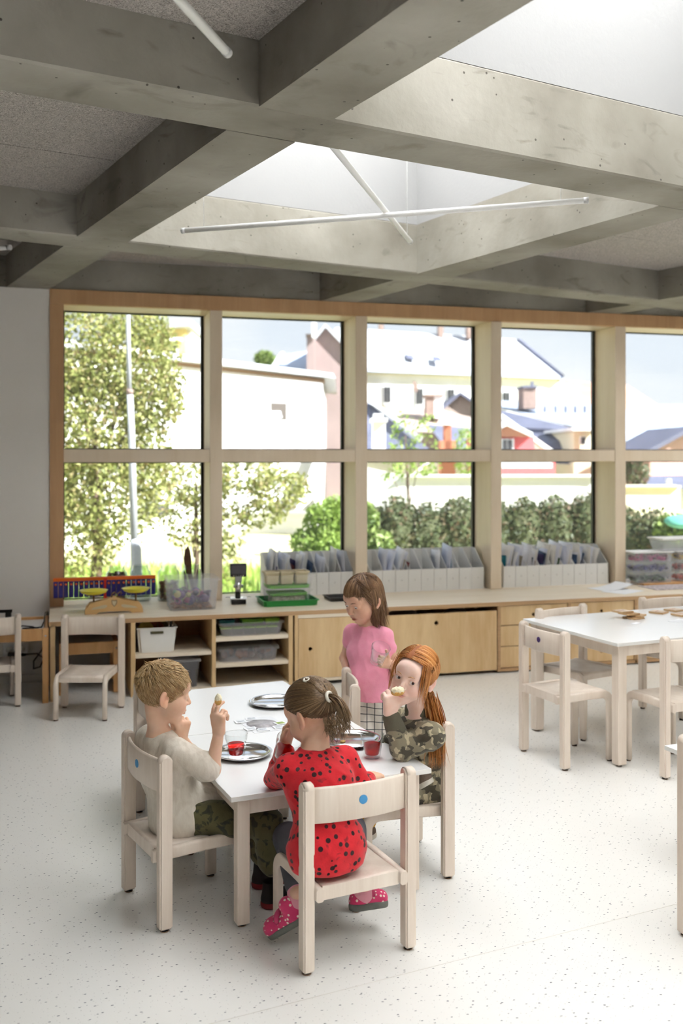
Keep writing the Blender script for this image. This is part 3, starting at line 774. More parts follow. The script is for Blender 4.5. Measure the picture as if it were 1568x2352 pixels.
for x, zz in ((.055, .118), (.318, .122)):
    bm = bmesh.new(); add_tube(bm, [(x, .029, .06), (x, .029, zz)], .006, 10); obj('pan_stem', bm, M_BRASS, t)
    bm = bmesh.new(); add_lathe(bm, [(0, zz), (.02, zz), (.05, zz+.004), (.054, zz+.008)], 20, (x, .029, 0)); obj('pan_support', bm, M_BRASS, t)
    bm = bmesh.new(); add_lathe(bm, [(0, zz+.005), (.05, zz+.007), (.075, zz+.016), (.090, zz+.033), (.0865, zz+.033), (.072, zz+.019), (.048, zz+.010), (0, zz+.008)], 32, (x, .029, 0))
    obj('pan', bm, plain('yellow_plastic', srgb(232, 222, 70), .35), t)
for sx in (.165, .20):
    obj('hook', tube([(sx, .025, .10), (sx+.006, .025, .125), (sx+.02, .025, .135), (sx+.03, .025, .125), (sx+.02, .025, .118)], .004, 6), M_BRASS, t)
# number balance with hanging plates
BY = 6.78
pa, pb = onY(122, 1325, BY), onY(357, 1336, BY); post = onY(242, 1330, BY)
t = thing('number_balance', 'orange balance beam with rows of hanging dark blue plates', 'balance', (post.x, BY, ZT))
M_ORA = plain('orange_plastic', srgb(240, 110, 25), .4); M_ROED = plain('red_orange_plastic', srgb(225, 60, 35), .4); M_NAVY = plain('navy_plastic', srgb(44, 40, 120), .35)
zb = (pa.z+pb.z)/2-ZT
bm = box(pa.x-post.x, pb.x-post.x, -.010, .010, zb-.008, zb+.018, .003); obj('beam', bm, M_ORA, t)
obj('post', box(-.012, .012, -.014, .014, .02, zb+.012, .003), M_ROED, t); obj('base', box(-.07, .07, -.05, .05, .0005, .02, .004), M_ROED, t)
pw = (pb.x-pa.x)
for k in range(20):
    f = (k+.5)/20*.98 + (.0 if k < 10 else .02)
    x = pa.x-post.x+f*pw
    g = obj('number_plate', box(-.0146, .0146, -.005, .004, -.100, .006, .0015), M_NAVY, t, (x, -.0165, zb-.010))
    obj('peg', tube([(0, -.0055, -.012), (0, -.012, -.012)], .0072, 10), M_ORA, g)
# glass jars
def jar(px, top, bot, Y, wpx, label, n_fill, cols, kinds, fillh, name='nut'):
    c = onZ(px, bot, ZT); c = Vector((onY(px, bot, Y).x, Y, ZT)); d = c.dot(FWD)
    R = wpx/2*d/FPX; H = (onY(px, top, Y).z-ZT)
    t = thing('glass_jar', label, 'jar', c, 0, 'glass jars on the counter')
    bm = bmesh.new()
    add_lathe(bm, [(0, .0), (R*.9, .0), (R, .01), (R, H*.72), (R*.93, H*.82), (R*.72, H*.89), (R*.70, H*.97), (R*.74, H), (R*.68, H), (R*.66, H*.9), (R*.88, H*.81), (R*.95, H*.72), (R*.95, .012), (0, .006)], 28)
    obj('glass_body', bm, M_JAR, t)
    bm = bmesh.new(); add_lathe(bm, [(R*.725, H*.905), (R*.765, H*.91), (R*.765, H*.93), (R*.725, H*.935)], 28); obj('thread_ring', bm, M_JAR, t)
    rnd = random.Random(px)
    for i in range(n_fill):
        kd = rnd.choice(kinds); col = rnd.choice(cols); key = (kd, col)
        if key not in BITS:
            me = bit(kd, 1.0, len(BITS)); me.materials.append(plain('bit_%d_%d_%d' % col, srgb(*col), .6)); BITS[key] = me
        s = R*.235; per = 7; lay = i//per; a = (i % per)*2*math.pi/6+lay*.5; rr = 0 if i % per == 6 else R*.66
        z = .012+s*.8+lay*s*1.35
        if z+s > fillh*H: break
        o = bpy.data.objects.new(name, BITS[key]); COL.objects.link(o); o.location = (c.x+rr*math.cos(a), c.y+rr*math.sin(a), ZT+z); o.scale = (s, s, s*.95)
        o.rotation_euler = (rnd.uniform(0, 3), rnd.uniform(0, 3), 0)
        tag(o, 'brown %s inside the glass jar %s' % (name, 'with the tall feather leaf' if px > 420 else ('behind the orange balance beam' if px < 300 else 'beside the clear toy box')), name, name+'s in the glass jars')
    return t, c, R, H
WAL = [(140, 104, 74), (120, 86, 58), (158, 122, 90)]
_, cj, Rj, Hj = jar(268, 1300, 1373, 7.03, 50, 'glass jar full of brown husks behind the orange balance', 0, WAL, (3,), .84)
heap('brown husks filling the jar behind the orange balance', 'husks', 'nut_husks', cj.x-.01, cj.x+.01, cj.y-.01, cj.y+.01, ZT+.012, ZT+Hj*.86, 220, [(140, 108, 84), (116, 86, 66), (160, 130, 104)], 4, (.010, .015), Rj*.9)
jar(322, 1297, 1374, 7.03, 49, 'empty clear glass jar between the two filled ones', 0, WAL, (0,), .5)
jar(387, 1297, 1379, 6.99, 50, 'glass jar half full of walnuts beside the clear toy box', 34, WAL, (3,), .58, 'walnut')
t4, c4, R4, H4 = jar(440, 1297, 1374, 7.0, 48, 'glass jar holding a dried leaf spike and stems', 0, WAL, (0,), .5)
def leaf_blade(pts, w, th=.003):
    bm = bmesh.new(); rows = []
    for i, (p, ww) in enumerate(zip(pts, w)):
        p = Vector(p); rows.append([bm.verts.new(p+Vector((-ww, 0, 0))), bm.verts.new(p+Vector((0, -th, 0))), bm.verts.new(p+Vector((ww, 0, 0))), bm.verts.new(p+Vector((0, th, 0)))])
    for a, b in zip(rows[:-1], rows[1:]):
        for k in range(4): bm.faces.new((a[k], a[(k+1) % 4], b[(k+1) % 4], b[k]))
    bm.faces.new(rows[0][::-1]); bm.faces.new(rows[-1]); bmesh.ops.recalc_face_normals(bm, faces=bm.faces); return bm
t = thing('dried_stems', 'dark brown dried leaf and stems standing in a glass jar', 'dried plant', (c4.x, c4.y, ZT+.008))
M_DRY = plain('dried_leaf', srgb(96, 70, 48), .8, noise=.3, nscale=30)
obj('leaf', leaf_blade([(.01, 0, .01), (.0, 0, .1), (-.02, 0, .2), (-.028, 0, .27), (-.03, 0, .33), (-.026, 0, .365)], [.012, .016, .02, .026, .02, .003]), M_DRY, t)
obj('stem', tube([(-.02, .01, .01), (-.04, .0, .2), (-.075, 0, .38)], .003, 6), M_DRY, t); obj('stem', tube([(0, .01, .01), (-.03, .0, .25), (-.06, 0, .43)], .0022, 6), M_DRY, t)
obj('leaf', leaf_blade([(.02, 0, .01), (.03, 0, .1), (.045, 0, .2)], [.01, .016, .004]), M_DRY, t); obj('leaf', leaf_blade([(-.02, .02, .01), (-.035, .02, .1), (-.05, .02, .19)], [.01, .014, .004]), M_DRY, t)
# clear box full of toys
a, b = onZ(393, 1404, ZT), onZ(496, 1400, ZT)
bc = Vector(((a.x+b.x)/2, 6.62, ZT)); bw = b.x-a.x
t = obj('storage_box', open_box(bw*1.13, .27, .205, .11, .003, .012), M_CLEAR2, None, bc); tag(t, 'clear plastic box of colourful animal toys on the counter', 'box')
fill('small colourful toy piece in the clear box on the counter', 'toy', 'toy_piece', bc.x-bw*.47, bc.x+bw*.47, 6.50, 6.73, ZT+.028, ZT+.125, 60, [(90, 70, 120), (60, 52, 110), (150, 60, 110), (70, 150, 90), (196, 190, 120), (110, 80, 140), (60, 60, 80)], 5, (.017, .028))
heap('brown wooden beads covering the bottom of the clear toy box', 'beads', 'wooden_beads', bc.x-bw*.46, bc.x+bw*.46, 6.505, 6.73, ZT+.004, ZT+.032, 260, [(150, 98, 56), (116, 74, 44), (176, 122, 74)], 6, (.008, .012))
# desktop microscope with a screen
mc = onZ(547, 1386, ZT); t = thing('microscope', 'small black digital microscope with a screen on the counter', 'microscope', (mc.x, mc.y, ZT), -.1)
obj('base', box(-.05, .05, -.045, .045, .0, .032, .006), M_BLACK, t); obj('stage', box(-.055, .055, -.05, .05, .033, .04, .002), M_STEEL, t)
obj('column', box(-.02, .016, .005, .035, .04, .18, .003), M_BLACK, t); obj('lens_barrel', tube([(.0, -.016, .085), (.0, -.016, .15)], [.016, .02], 16), M_STEEL, t)
obj('focus_knob', tube([(-.032, .01, .115), (.034, .01, .115)], .011, 14), M_STEEL, t); obj('camera_head', box(-.022, .022, -.036, .003, .15, .185, .004), M_GREY, t)
sc = obj('screen_housing', box(-.056, .056, -.012, .006, .182, .272, .004), M_BLACK, t); obj('screen', box(-.049, .049, -.0135, -.0118, .2, .264), plain('screen_off', (.09, .09, .10, 1), .15), sc)
for k in range(5): obj('button', box(-.035+k*.016, -.027+k*.016, -.0138, -.0118, .188, .193), M_STEEL, sc)
for s in (-1, 1): obj('stage_clip', tube([(s*.03, -.03, .043), (s*.07, -.01, .047), (s*.085, 0, .043)], .0025, 6), M_STEEL, t)
# green tray with clear boxes and pots
a, b = onZ(607, 1396, ZT), onZ(731, 1390, ZT); gw = b.x-a.x; gc = Vector(((a.x+b.x)/2, 6.62, ZT))
o = obj('green_tray', open_box(gw, .27, .04, .03, .004, .006), plain('green_plastic', srgb(36, 138, 60), .4), None, gc); tag(o, 'dark green shallow plastic tray on the counter', 'tray')
bx_ = gc+Vector((-.003, 0, .0055))
o = obj('storage_box', open_box(gw*.80, .2, .10, .06, .003, .01), M_CLEAR, None, bx_); tag(o, 'lower clear plastic box standing in the green tray', 'box', 'clear boxes in the green tray')
o = obj('bag_of_shells', open_box(gw*.6, .14, .05, -.05, .02, .004), plain('mixed_scraps', srgb(180, 170, 150), .7, noise=.5, nscale=60), None, bx_+Vector((0, 0, .0045))); tag(o, 'heap of pale scraps inside the lower clear box', 'scraps')
M_GGRN = plain('light_green_plastic', srgb(110, 180, 70), .5)
o = obj('seed_tray', open_box(gw*.68, .16, .018, .02, .003, .004), M_GGRN, None, bx_+Vector((0, 0, .058))); tag(o, 'lower light green perforated seed tray in the clear box', 'tray', 'green seed trays')
o = obj('storage_box', open_box(gw*.86, .2, .095, .06, .003, .012), M_CLEAR, None, bx_+Vector((0, 0, .1035))); tag(o, 'upper clear plastic box stacked in the green tray, holding beige pots', 'box', 'clear boxes in the green tray')
o = obj('seed_tray', open_box(gw*.76, .16, .02, .02, .003, .004), M_GGRN, None, bx_+Vector((0, 0, .108))); tag(o, 'upper light green perforated seed tray under the beige pots', 'tray', 'green seed trays')
M_BEI = plain('beige_plastic', srgb(206, 192, 158), .6)
for k, nm in enumerate(('left', 'middle', 'right')):
    o = obj('plant_pot', open_box(.092, .1, .085, .16, .003, .012), M_BEI, None, bx_+Vector((-.105+.1*k, 0, .1325))); tag(o, '%s one of three square beige pots in the clear box' % nm, 'pot', 'beige pots')
# black tray behind the girl in pink
o = obj('black_tray', open_box(.15, .2, .025, .08, .003, .005), M_BLACK, None, (1.885, 6.70, ZT)); tag(o, 'shallow black plastic tray on the counter behind the girl in pink', 'tray')

# magazine files
def file_mesh(w, D=.245, H=.295, hf=.162):
    bm = bmesh.new(); th = .0025
    side = [(0, 0), (D, 0), (D, H), (D-.075, H), (.0, hf)]      # (y, z), y=0 at the front
    for x in (-w/2, w/2-th):
        a = [bm.verts.new((x, y, z)) for y, z in side]; b = [bm.verts.new((x+th, y, z)) for y, z in side]
        bm.faces.new(a); bm.faces.new(b[::-1])
        for k in range(5): bm.faces.new((a[(k+1) % 5], a[k], b[k], b[(k+1) % 5]))
    add_box(bm, -w/2+th, w/2-th, 0, th, 0, hf); add_box(bm, -w/2+th, w/2-th, D-th, D, 0, H); add_box(bm, -w/2+th, w/2-th, th, D-th, 0, th)
    bmesh.ops.recalc_face_normals(bm, faces=bm.faces); return mesh_from(bm, 'magazine_file')
def paper_sheet(w, h, curl, seed):
    rnd = random.Random(seed); bm = bmesh.new(); n = 6; rows = []
    # sheet in the YZ plane (y depth, z up), slightly curled sideways
    for i in range(n+1):
        z = h*i/n; x = curl*(i/n)**2
        rows.append([[bm.verts.new((x+s*.0006, y*w+x*.3, z)) for y in (0, .5, 1)] for s in (-1, 1)])
    for a, b in zip(rows[:-1], rows[1:]):
        for s in (0, 1):
            for k in range(2):
                q = (a[s][k], a[s][k+1], b[s][k+1], b[s][k]); bm.faces.new(q if s else q[::-1])
        for k in (0, 2): bm.faces.new((a[0][k], a[1][k], b[1][k], b[0][k]))
    for s in (0, -1): bm.faces.new([rows[s][0][0], rows[s][0][1], rows[s][0][2], rows[s][1][2], rows[s][1][1], rows[s][1][0]])
    bmesh.ops.recalc_face_normals(bm, faces=bm.faces)
    for f in bm.faces: f.smooth = True
    return mesh_from(bm, 'sheet')
ICON = []
for k in range(5):
    bm = bmesh.new(); m = (3, 4, 5, 6, 12)[k]
    pts = [(.0055*math.cos(2*math.pi*i/m+k), -.0004, .0055*math.sin(2*math.pi*i/m+k)) for i in range(m+1)]; add_tube(bm, pts, .0006, 4, False); ICON.append(mesh_from(bm, 'mark')); ICON[-1].materials.append(plain('faint_print', srgb(120, 115, 108), .8))
PCOL = [srgb(225, 226, 236), srgb(235, 235, 240), srgb(216, 220, 236), srgb(232, 228, 222)]
PDARK = [srgb(60, 50, 90), srgb(70, 90, 60), srgb(120, 60, 60), srgb(60, 80, 110), srgb(150, 140, 120), srgb(40, 130, 160)]
grp = (('left', 1.437, 2.075, 7, [3, 5, 4, 1, 2, 1, 1], 11), ('middle', 2.20, 3.11, 9, [0, 3, 5, 0, 0, 1, 3, 0, 0], 12), ('right', 3.27, 4.17, 9, [6, 7, 6, 6, 6, 6, 5, 4, 0], 13))
words = ('first', 'second', 'third', 'fourth', 'fifth', 'sixth', 'seventh', 'eighth', 'ninth')
for nm, x0, x1, n, cnt, seed in grp:
    pit = (x1-x0)/n; fm = file_mesh(pit-.003); fm.materials.append(M_CARD); rnd = random.Random(seed)
    for k in range(n):
        x = x0+pit*(k+.5)
        f = obj('magazine_file', fm, None, None, (x, 6.95, ZT)); full = cnt[k] > 0
        tag(f, '%s white magazine file from the left in the %s row on the counter' % (words[k], nm), 'magazine file', 'white magazine files')
        obj('printed_mark', ICON[(k+seed) % 5], None, f, (0, 0, .085))
        for s in range(cnt[k]):
            dark = rnd.random() < .16
            me = paper_sheet(rnd.uniform(.17, .215), rnd.uniform(.26, .325) if not dark else rnd.uniform(.2, .25), rnd.uniform(.005, pit*.5)*(1 if rnd.random() < .75 else -.4), s)
            col = rnd.choice(PDARK if dark else PCOL); ms = plain('sheet_%d_%d_%d' % tuple(int(c*255) for c in col[:3]), col, .75); me.materials.append(ms)
            p = obj('paper_sheet', me, None, None, (x-pit*.38+pit*.62*(s+.5)/max(1, cnt[k]), 6.962+rnd.uniform(0, .01), ZT+.004), (rnd.uniform(-.05, .12), rnd.uniform(-.03, .1), rnd.uniform(-.03, .03)))
            tag(p, '%s of the papers, counted from the left, in the %s file of the %s row' % (words[s], words[k], nm), 'paper', 'papers in the magazine files')
# loose papers and patterned sheet
for k, (x, y, rz, label, m) in enumerate(((4.03, 6.52, .5, 'white paper sheet lying flat near the right-hand drawers', M_PAPER), (4.02, 6.68, .15, 'curled white paper sheet behind the flat one', M_PAPER))):
    bm = bmesh.new(); n = 8; rows = []
    for i in range(n+1):
        xx = -.14+.28*i/n; zz = .001+(.0 if k == 0 else .045*max(0, i/n-.35)**1.5*1.6)
        rows.append([bm.verts.new((xx, yy, zz+d)) for d in (0, .001) for yy in (-.1, .1)])
    for a, b in zip(rows[:-1], rows[1:]):
        for q in ((0, 1), (1, 3), (3, 2), (2, 0)): bm.faces.new((a[q[0]], a[q[1]], b[q[1]], b[q[0]]))
    bm.faces.new((rows[0][0], rows[0][1], rows[0][3], rows[0][2])); bm.faces.new((rows[-1][0], rows[-1][1], rows[-1][3], rows[-1][2])); bmesh.ops.recalc_face_normals(bm, faces=bm.faces)
    o = obj('paper_sheet', bm, m, None, (x, y, ZT), (0, 0, rz)); tag(o, label, 'paper')
M_PATT = plain('patterned_print', srgb(190, 180, 182), .8, noise=.45, nscale=45)
o = obj('patterned_cloth', box(-.32, .32, -.12, .12, 0, .006, .002), M_PATT, None, (4.62, 6.62, ZT), (0, 0, .02)); tag(o, 'grey patterned cloth lying in front of the coloured boxes', 'cloth')
o = obj('wooden_board', box(-.25, .25, -.1, .1, 0, .014, .002), M_PINE, None, (4.62, 6.86, ZT), (0, 0, 0)); tag(o, 'thin wooden board under the coloured storage boxes', 'board')
# coloured storage boxes
def lid_mesh(w, d, h=.012): return box(-w/2, w/2, -d/2, d/2, 0, h, .004)
stk = [(4.47, 6.87, .36, .19, ((60, 90, 50), (58, 62, 130), (176, 50, 110)), ('green', 'blue', 'pink')), (4.86, 6.88, .36, .19, ((190, 66, 34), (170, 52, 52), (236, 178, 40)), ('orange', 'red', 'yellow'))]
for sx, sy, w, d, cols, nms in stk:
    z = ZT+.0145 if abs(sx-4.62) < .3 else ZT+.0145
    for lv, (c, nn) in enumerate(zip(cols, nms)):
        t = thing('storage_box', 'clear flat storage box holding %s craft bits on the right of the counter' % nn, 'box', (sx, sy, z), 0, 'clear boxes of craft bits')
        obj('tub', open_box(w*.94, d*.94, .072, .05, .0025, .006), M_CLEAR2, t); obj('lid', lid_mesh(w, d, .008), M_WPLA if lv == 2 else M_CLEAR2, t, (0, 0, .0725))
        dk = tuple(int(v*.6) for v in c)
        heap('heap of %s craft bits in a stacked clear box' % nn, 'craft bits', 'craft_bits', sx-w*.43, sx+w*.43, sy-d*.42, sy+d*.42, z+.004, z+.056, 140, [c, dk, tuple(min(255, int(v*1.2)) for v in c)], lv*7+int(sx*10), (.012, .02))
        z += .081
t = thing('storage_box', 'larger clear box with a white lid stacked on top of the coloured boxes', 'box', (4.72, 6.87, ZT+.0145+.2435))
obj('tub', open_box(.36, .2, .088, .12, .003, .006), M_CLEAR2, t); obj('lid', lid_mesh(.375, .215), M_WPLA, t, (0, 0, .0885))
# inside the shelf unit
def basket(w, d, h):
    bm = open_box(w, d, h, .13, .004, .007); return bm
t = thing('white_basket', 'white plastic basket with a handle slot on the left shelf', 'basket', (.605, 6.46, .2595))
obj('tub', basket(.245, .28, .158), M_WPLA, t)
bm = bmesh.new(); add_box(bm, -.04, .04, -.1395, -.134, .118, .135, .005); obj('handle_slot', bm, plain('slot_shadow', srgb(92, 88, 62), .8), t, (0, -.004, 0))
for k, (x, c, r) in enumerate(((-.06, (200, 180, 90), .05), (.0, (130, 60, 40), .055), (.05, (110, 100, 70), .045))):
    bm = bmesh.new(); add_lathe(bm, [(0, 0), (r*.6, .004), (r, .02), (r*.93, .02), (r*.55, .007), (0, .004)], 18)
    o = obj('toy_dish', bm, plain('dish_%d' % k, srgb(*c), .5), None, (.605+x, 6.44+.03*k, .2595+.125), (.9, .35*(k-1), .2)); tag(o, ('yellowish', 'reddish brown', 'olive')[k]+' toy dish tipped into the white basket', 'toy dish', 'toy dishes in the basket')
for k in range(2):
    t = thing('toy_ladle', '%s steel ladle handle sticking out of the white basket' % ('left', 'right')[k], 'ladle', (.69+.025*k, 6.42, .36))
    obj('handle', tube([(0, 0, 0), (0, .01, .09)], .006, 8), M_STEEL, t); obj('bowl', lathe([(0, -.02), (.015, -.015), (.02, 0), (.018, 0), (.013, -.013), (0, -.017)], 14), M_STEEL, t)
t = thing('lidded_bin', 'grey translucent lidded bin in the lower left compartment', 'bin', (.75, 6.45, .03))
obj('tub', open_box(.24, .3, .165, .12, .004, .006), milky_mat('grey_frost', srgb(170, 170, 174), .35), t); obj('lid', box(-.128, .128, -.158, .158, .1655, .180, .005), milky_mat('grey_lid', srgb(200, 200, 200), .5), t)
for (cx, y, z, w, h, taper, label, lidm) in ((1.205, 6.43, .3415, .41, .085, .09, 'clear box of little green-lidded tubs on the upper right shelf', None), (1.185, 6.44, .1745, .385, .085, .07, 'clear lidded box of pine cones on the middle right shelf', M_CLEAR2)):
    t = thing('storage_box', label, 'box', (cx, y, z))
    obj('tub', open_box(w, .26, h, taper, .003, .01), M_CLEAR2, t)
    if lidm: obj('lid', box(-w/2-.004, w/2+.004, -.134, .134, h+.0003, h+.012, .004), milky_mat('smoke_lid', srgb(170, 166, 160), .3), t)
for k in range(5):
    t = thing('small_tub', '%s small food tub with a lime green lid on the shelf' % words[k], 'tub', (1.045+.076*k, 6.37, .3455), 0, 'small tubs with green lids')
    obj('tub', box(-.032, .032, -.03, .03, 0, .036, .005), M_CLEAR2, t); obj('lid', box(-.034, .034, -.032, .032, .0365, .045, .003), plain('lime_lid', srgb(176, 214, 90), .4), t)
for k, (x, c, w) in enumerate(((1.06, (30, 110, 120), .10), (1.23, (110, 170, 30), .14), (1.36, (150, 200, 50), .09))):
    t = thing('flat_tub', '%s flat tub lying on top in the clear box of tubs' % ('teal', 'bright green', 'lime')[k], 'tub', (x, 6.45, .40), 0, 'flat tubs on the shelf')
    obj('tub', box(-w/2, w/2, -.05, .05, -.003, .02, .004), plain('tub_%d' % k, srgb(*c), .45), t); obj('lid', box(-w/2-.003, w/2+.003, -.053, .053, .0205, .029, .003), plain('tubl_%d' % k, srgb(*c), .35), t)
fill('brown pine cone in the clear lidded box', 'pine cone', 'pine_cone', 1.01, 1.36, 6.34, 6.53, .178, .235, 30, [(150, 96, 56), (122, 78, 46), (104, 92, 84)], 21, (.018, .026), (3,))
# ------------------------------------------------------------------ things on the tables
M_MIRROR = plain('polished_steel', (.80, .80, .82, 1), .12, metal=1)
def platter(pos, R, label):
    t = thing('steel_platter', label, 'tray', (pos[0], pos[1], TZ), 0, 'round steel platters')
    bm = bmesh.new(); add_lathe(bm, [(0, .002), (R*.80, .002), (R*.86, .004), (R*.90, .011), (R*.99, .013), (R, .0155), (R*.985, .017), (R*.90, .0145), (R*.845, .0075), (R*.79, .0045), (0, .0045)], 48)
    obj('dish', bm, M_MIRROR, t); return t
pl1 = (.637, 3.505); pl2 = (.905, 4.19); pl3 = (1.05, 3.56)
platter(pl1, .105, 'steel platter under the juice glass in front of the boy')
platter(pl2, .115, 'steel platter at the far table, behind the head of the girl in red')
platter(pl3, .118, 'steel platter in front of the red-haired child')
# faceted tumblers
def tumbler_mesh(h=.086, r0=.029, r1=.041, n=40):
    bm = bmesh.new()
    prof_o = [(0, 0), (r0*.93, 0), (r0, .004), (r0*1.05, .012), (r0+(r1-r0)*.62, h*.66), (r1*.97, h*.80), (r1, h*.985), (r1*.985, h), (r1-.0022, h*.985), (r1*.97-.0022, h*.80), (r0+(r1-r0)*.60-.003, h*.66), (r0*1.0-.003, .016), (r0*.7, .0115), (0, .011)]
    rings = []
    for i, (r, z) in enumerate(prof_o):
        if r == 0: rings.append([bm.verts.new((0, 0, z))]); continue
        ring = []
        for k in range(n):
            a = 2*math.pi*k/n; f = 1.0
            if 3 <= i <= 4: f = 1-.05*(.5-.5*math.cos(a*10))
            ring.append(bm.verts.new((r*f*math.cos(a), r*f*math.sin(a), z)))
        rings.append(ring)
    for a, b in zip(rings[:-1], rings[1:]):
        for k in range(n):
            k2 = (k+1) % n
            if len(a) == 1: vs = (a[0], b[k2], b[k])
            elif len(b) == 1: vs = (a[k], a[k2], b[0])
            else: vs = (a[k], a[k2], b[k2], b[k])
            bm.faces.new(vs).smooth = True
    bmesh.ops.recalc_face_normals(bm, faces=bm.faces); return mesh_from(bm, 'tumbler')
def juice_mesh(level=.05, h=.086, r0=.029, r1=.041):
    f = lambda z: (r0-.0042)+(r1-r0)*.62*max(0, (z-.012))/(h*.6)
    return mesh_from(lathe([(0, .0118), (f(.012)-.003, .0122), (f(.017), .017), (f(level)-.0003, level), (0, level)], 32), 'juice')
M_GLASS = pane_mat('tumbler_glass', (.97, .98, .98, 1), 2.4, .03)
def juice_mat():
    m, n, l, b = mat_new('red_juice')
    b.inputs['Base Color'].default_value = srgb(226, 40, 40); b.inputs['Roughness'].default_value = .08
    tr = n.new('ShaderNodeBsdfTransparent'); tr.inputs[0].default_value = (.84, .085, .06, 1)
    tl = n.new('ShaderNodeBsdfTranslucent'); tl.inputs[0].default_value = srgb(214, 34, 34)
    m1 = n.new('ShaderNodeMixShader'); m1.inputs[0].default_value = .32; l.new(tr.outputs[0], m1.inputs[1]); l.new(tl.outputs[0], m1.inputs[2])
    m2 = n.new('ShaderNodeMixShader'); m2.inputs[0].default_value = .1; l.new(m1.outputs[0], m2.inputs[1]); l.new(b.outputs[0], m2.inputs[2])
    l.new(m2.outputs[0], n['Material Output'].inputs[0]); return m
M_JUICE = juice_mat()
GM = tumbler_mesh(); GM.materials.append(M_GLASS); JM = juice_mesh(); JM.materials.append(M_JUICE)
def tumbler(loc, rot, label, juice, lab2=None, jm=None):
    g = obj('tumbler', GM, None, None, loc, rot); tag(g, label, 'glass', 'faceted drinking glasses')
    if juice:
        j = obj('juice', jm or JM, None, None, loc, rot); tag(j, lab2, 'juice', 'red juice in the glasses')
    return g
gp = onZ(546, 1750, TZ); tumbler((gp.x, gp.y+.035, TZ+.0048), (0, 0, .3), 'glass of red juice standing on the boy\'s platter', True, 'red juice in the glass on the boy\'s platter')
gp = onZ(860, 1746, TZ); tumbler((gp.x, gp.y+.03, TZ+.0003), (0, 0, .1), 'glass of red juice beside the girl in red\'s right hand', True, 'red juice in the glass beside the girl in red\'s right hand')
# laminated picture sheet with little cards
card = thing('picture_sheet', 'laminated grey picture sheet on the far half of the table', 'sheet', (.787, 3.885, TZ), math.radians(10))
def sheet(x0, x1, y0, y1, z0, z1): return box(x0, x1, y0, y1, z0, z1)
obj('sheet', box(-.075, .075, -.105, .105, .0003, .0012), plain('laminate_clear', (.82, .82, .84, 1), .15), card)
bm = bmesh.new(); add_lathe(bm, [(0, .0013), (.062, .0013), (.062, .0017), (0, .0017)], 28); obj('printed_picture', bm, plain('grey_print', srgb(176, 172, 176), .3, noise=.3, nscale=40), card, (.0, .01, 0))
for k, (x, y, rz, lab) in enumerate(((-.068, .068, .1, 'little picture card at the upper left of the laminated sheet'), (-.015, .092, -.1, 'little picture card at the top of the laminated sheet'), (-.068, -.045, .2, 'little picture card at the lower left of the laminated sheet'), (-.03, -.075, 0, 'little picture card at the bottom of the laminated sheet'), (.04, -.07, .1, 'little picture card at the lower right of the laminated sheet'), (.066, -.02, .3, 'little green picture card at the right of the laminated sheet'))):
    w = Matrix.Rotation(math.radians(10), 3, 'Z') @ Vector((x, y, 0))
    t = thing('picture_card', lab, 'card', (.787+w.x, 3.885+w.y, TZ+.0019), rz, 'small picture cards')
    obj('card', box(-.024, .024, -.02, .02, 0, .0022, .0006), M_PAPER, t)
    obj('print', box(-.016, .016, -.013, .013, .00225, .0026), plain('card_print%d' % (k == 5), srgb(*((150, 170, 90) if k == 5 else (196, 200, 206))), .5, noise=.3, nscale=120), t)
# bread crumb on the platter
lump('bread_crumb', 'small bitten crust left on the steel platter', 'bread', (pl3[0]-.035, pl3[1]-.03, TZ+.012), (.011, .008, .007), srgb(205, 170, 110), 8, plain('crust', srgb(205, 168, 104), .8, bump=.5))
# wooden picture tiles on the right-hand table
M_TILE = wood('tile_wood', srgb(206, 172, 128), srgb(182, 144, 98), (1, .2, 1), 14); M_TPR = plain('tile_print', srgb(214, 196, 176), .6, noise=.15, nscale=60)
RTZ = .604
def tile(x, y, z, rz, label, mark=True):
    t = thing('wooden_tile', label, 'tile', (x, y, z), rz, 'square wooden picture tiles')
    obj('tile', box(-.042, .042, -.042, .042, 0, .0095, .001), M_TILE, t)
    if mark:
        obj('printed_face', box(-.037, .037, -.037, .037, .0097, .0101), M_TPR, t)
        for q in range(4): obj('printed_line', box(-.026+.012*q, -.018+.012*q, .006, .014-.002*(q % 2), .01015, .0104), plain('red_print', srgb(176, 70, 70), .6), t)
tp = onZ(1447, 1421, RTZ)
for k, (dx_, dy_, rz, lab) in enumerate(((.02, .0, .35, 'lowest wooden tile of the little pile on the right-hand table'), (.045, .01, .7, 'second wooden tile from the bottom of the little pile'), (.0, .015, .1, 'third wooden tile from the bottom of the little pile'), (-.03, .03, .2, 'top wooden tile with a red print on the little pile'))):
    tile(tp.x+dx_, tp.y+dy_, RTZ+.0003+.0105*k, rz, lab, k == 3)
tp = onZ(1512, 1408, RTZ); tile(tp.x, tp.y, RTZ+.0003, .6, 'single wooden tile with a white patch behind the pile')
tp = onZ(1548, 1403, RTZ); tile(tp.x, tp.y, RTZ+.0003, .3, 'wooden tile farthest back at the right edge')
tp = onZ(1565, 1414, RTZ); tile(tp.x, tp.y, RTZ+.0003, .15, 'wooden tile with a red print nearest the right edge')
for k, (u, v, w) in enumerate(((1460, 1432, .03), (1558, 1426, .06))):
    p = onZ(u, v, RTZ); o = obj('paper_scrap', box(-w, w, -w*.5, w*.5, 0, .0015), M_PAPER, None, (p.x, p.y, RTZ+.0003), (0, 0, .5)); tag(o, ('tiny scrap of paper in front of the wooden tile pile', 'white card lying in front of the tiles at the right edge')[k], 'paper')
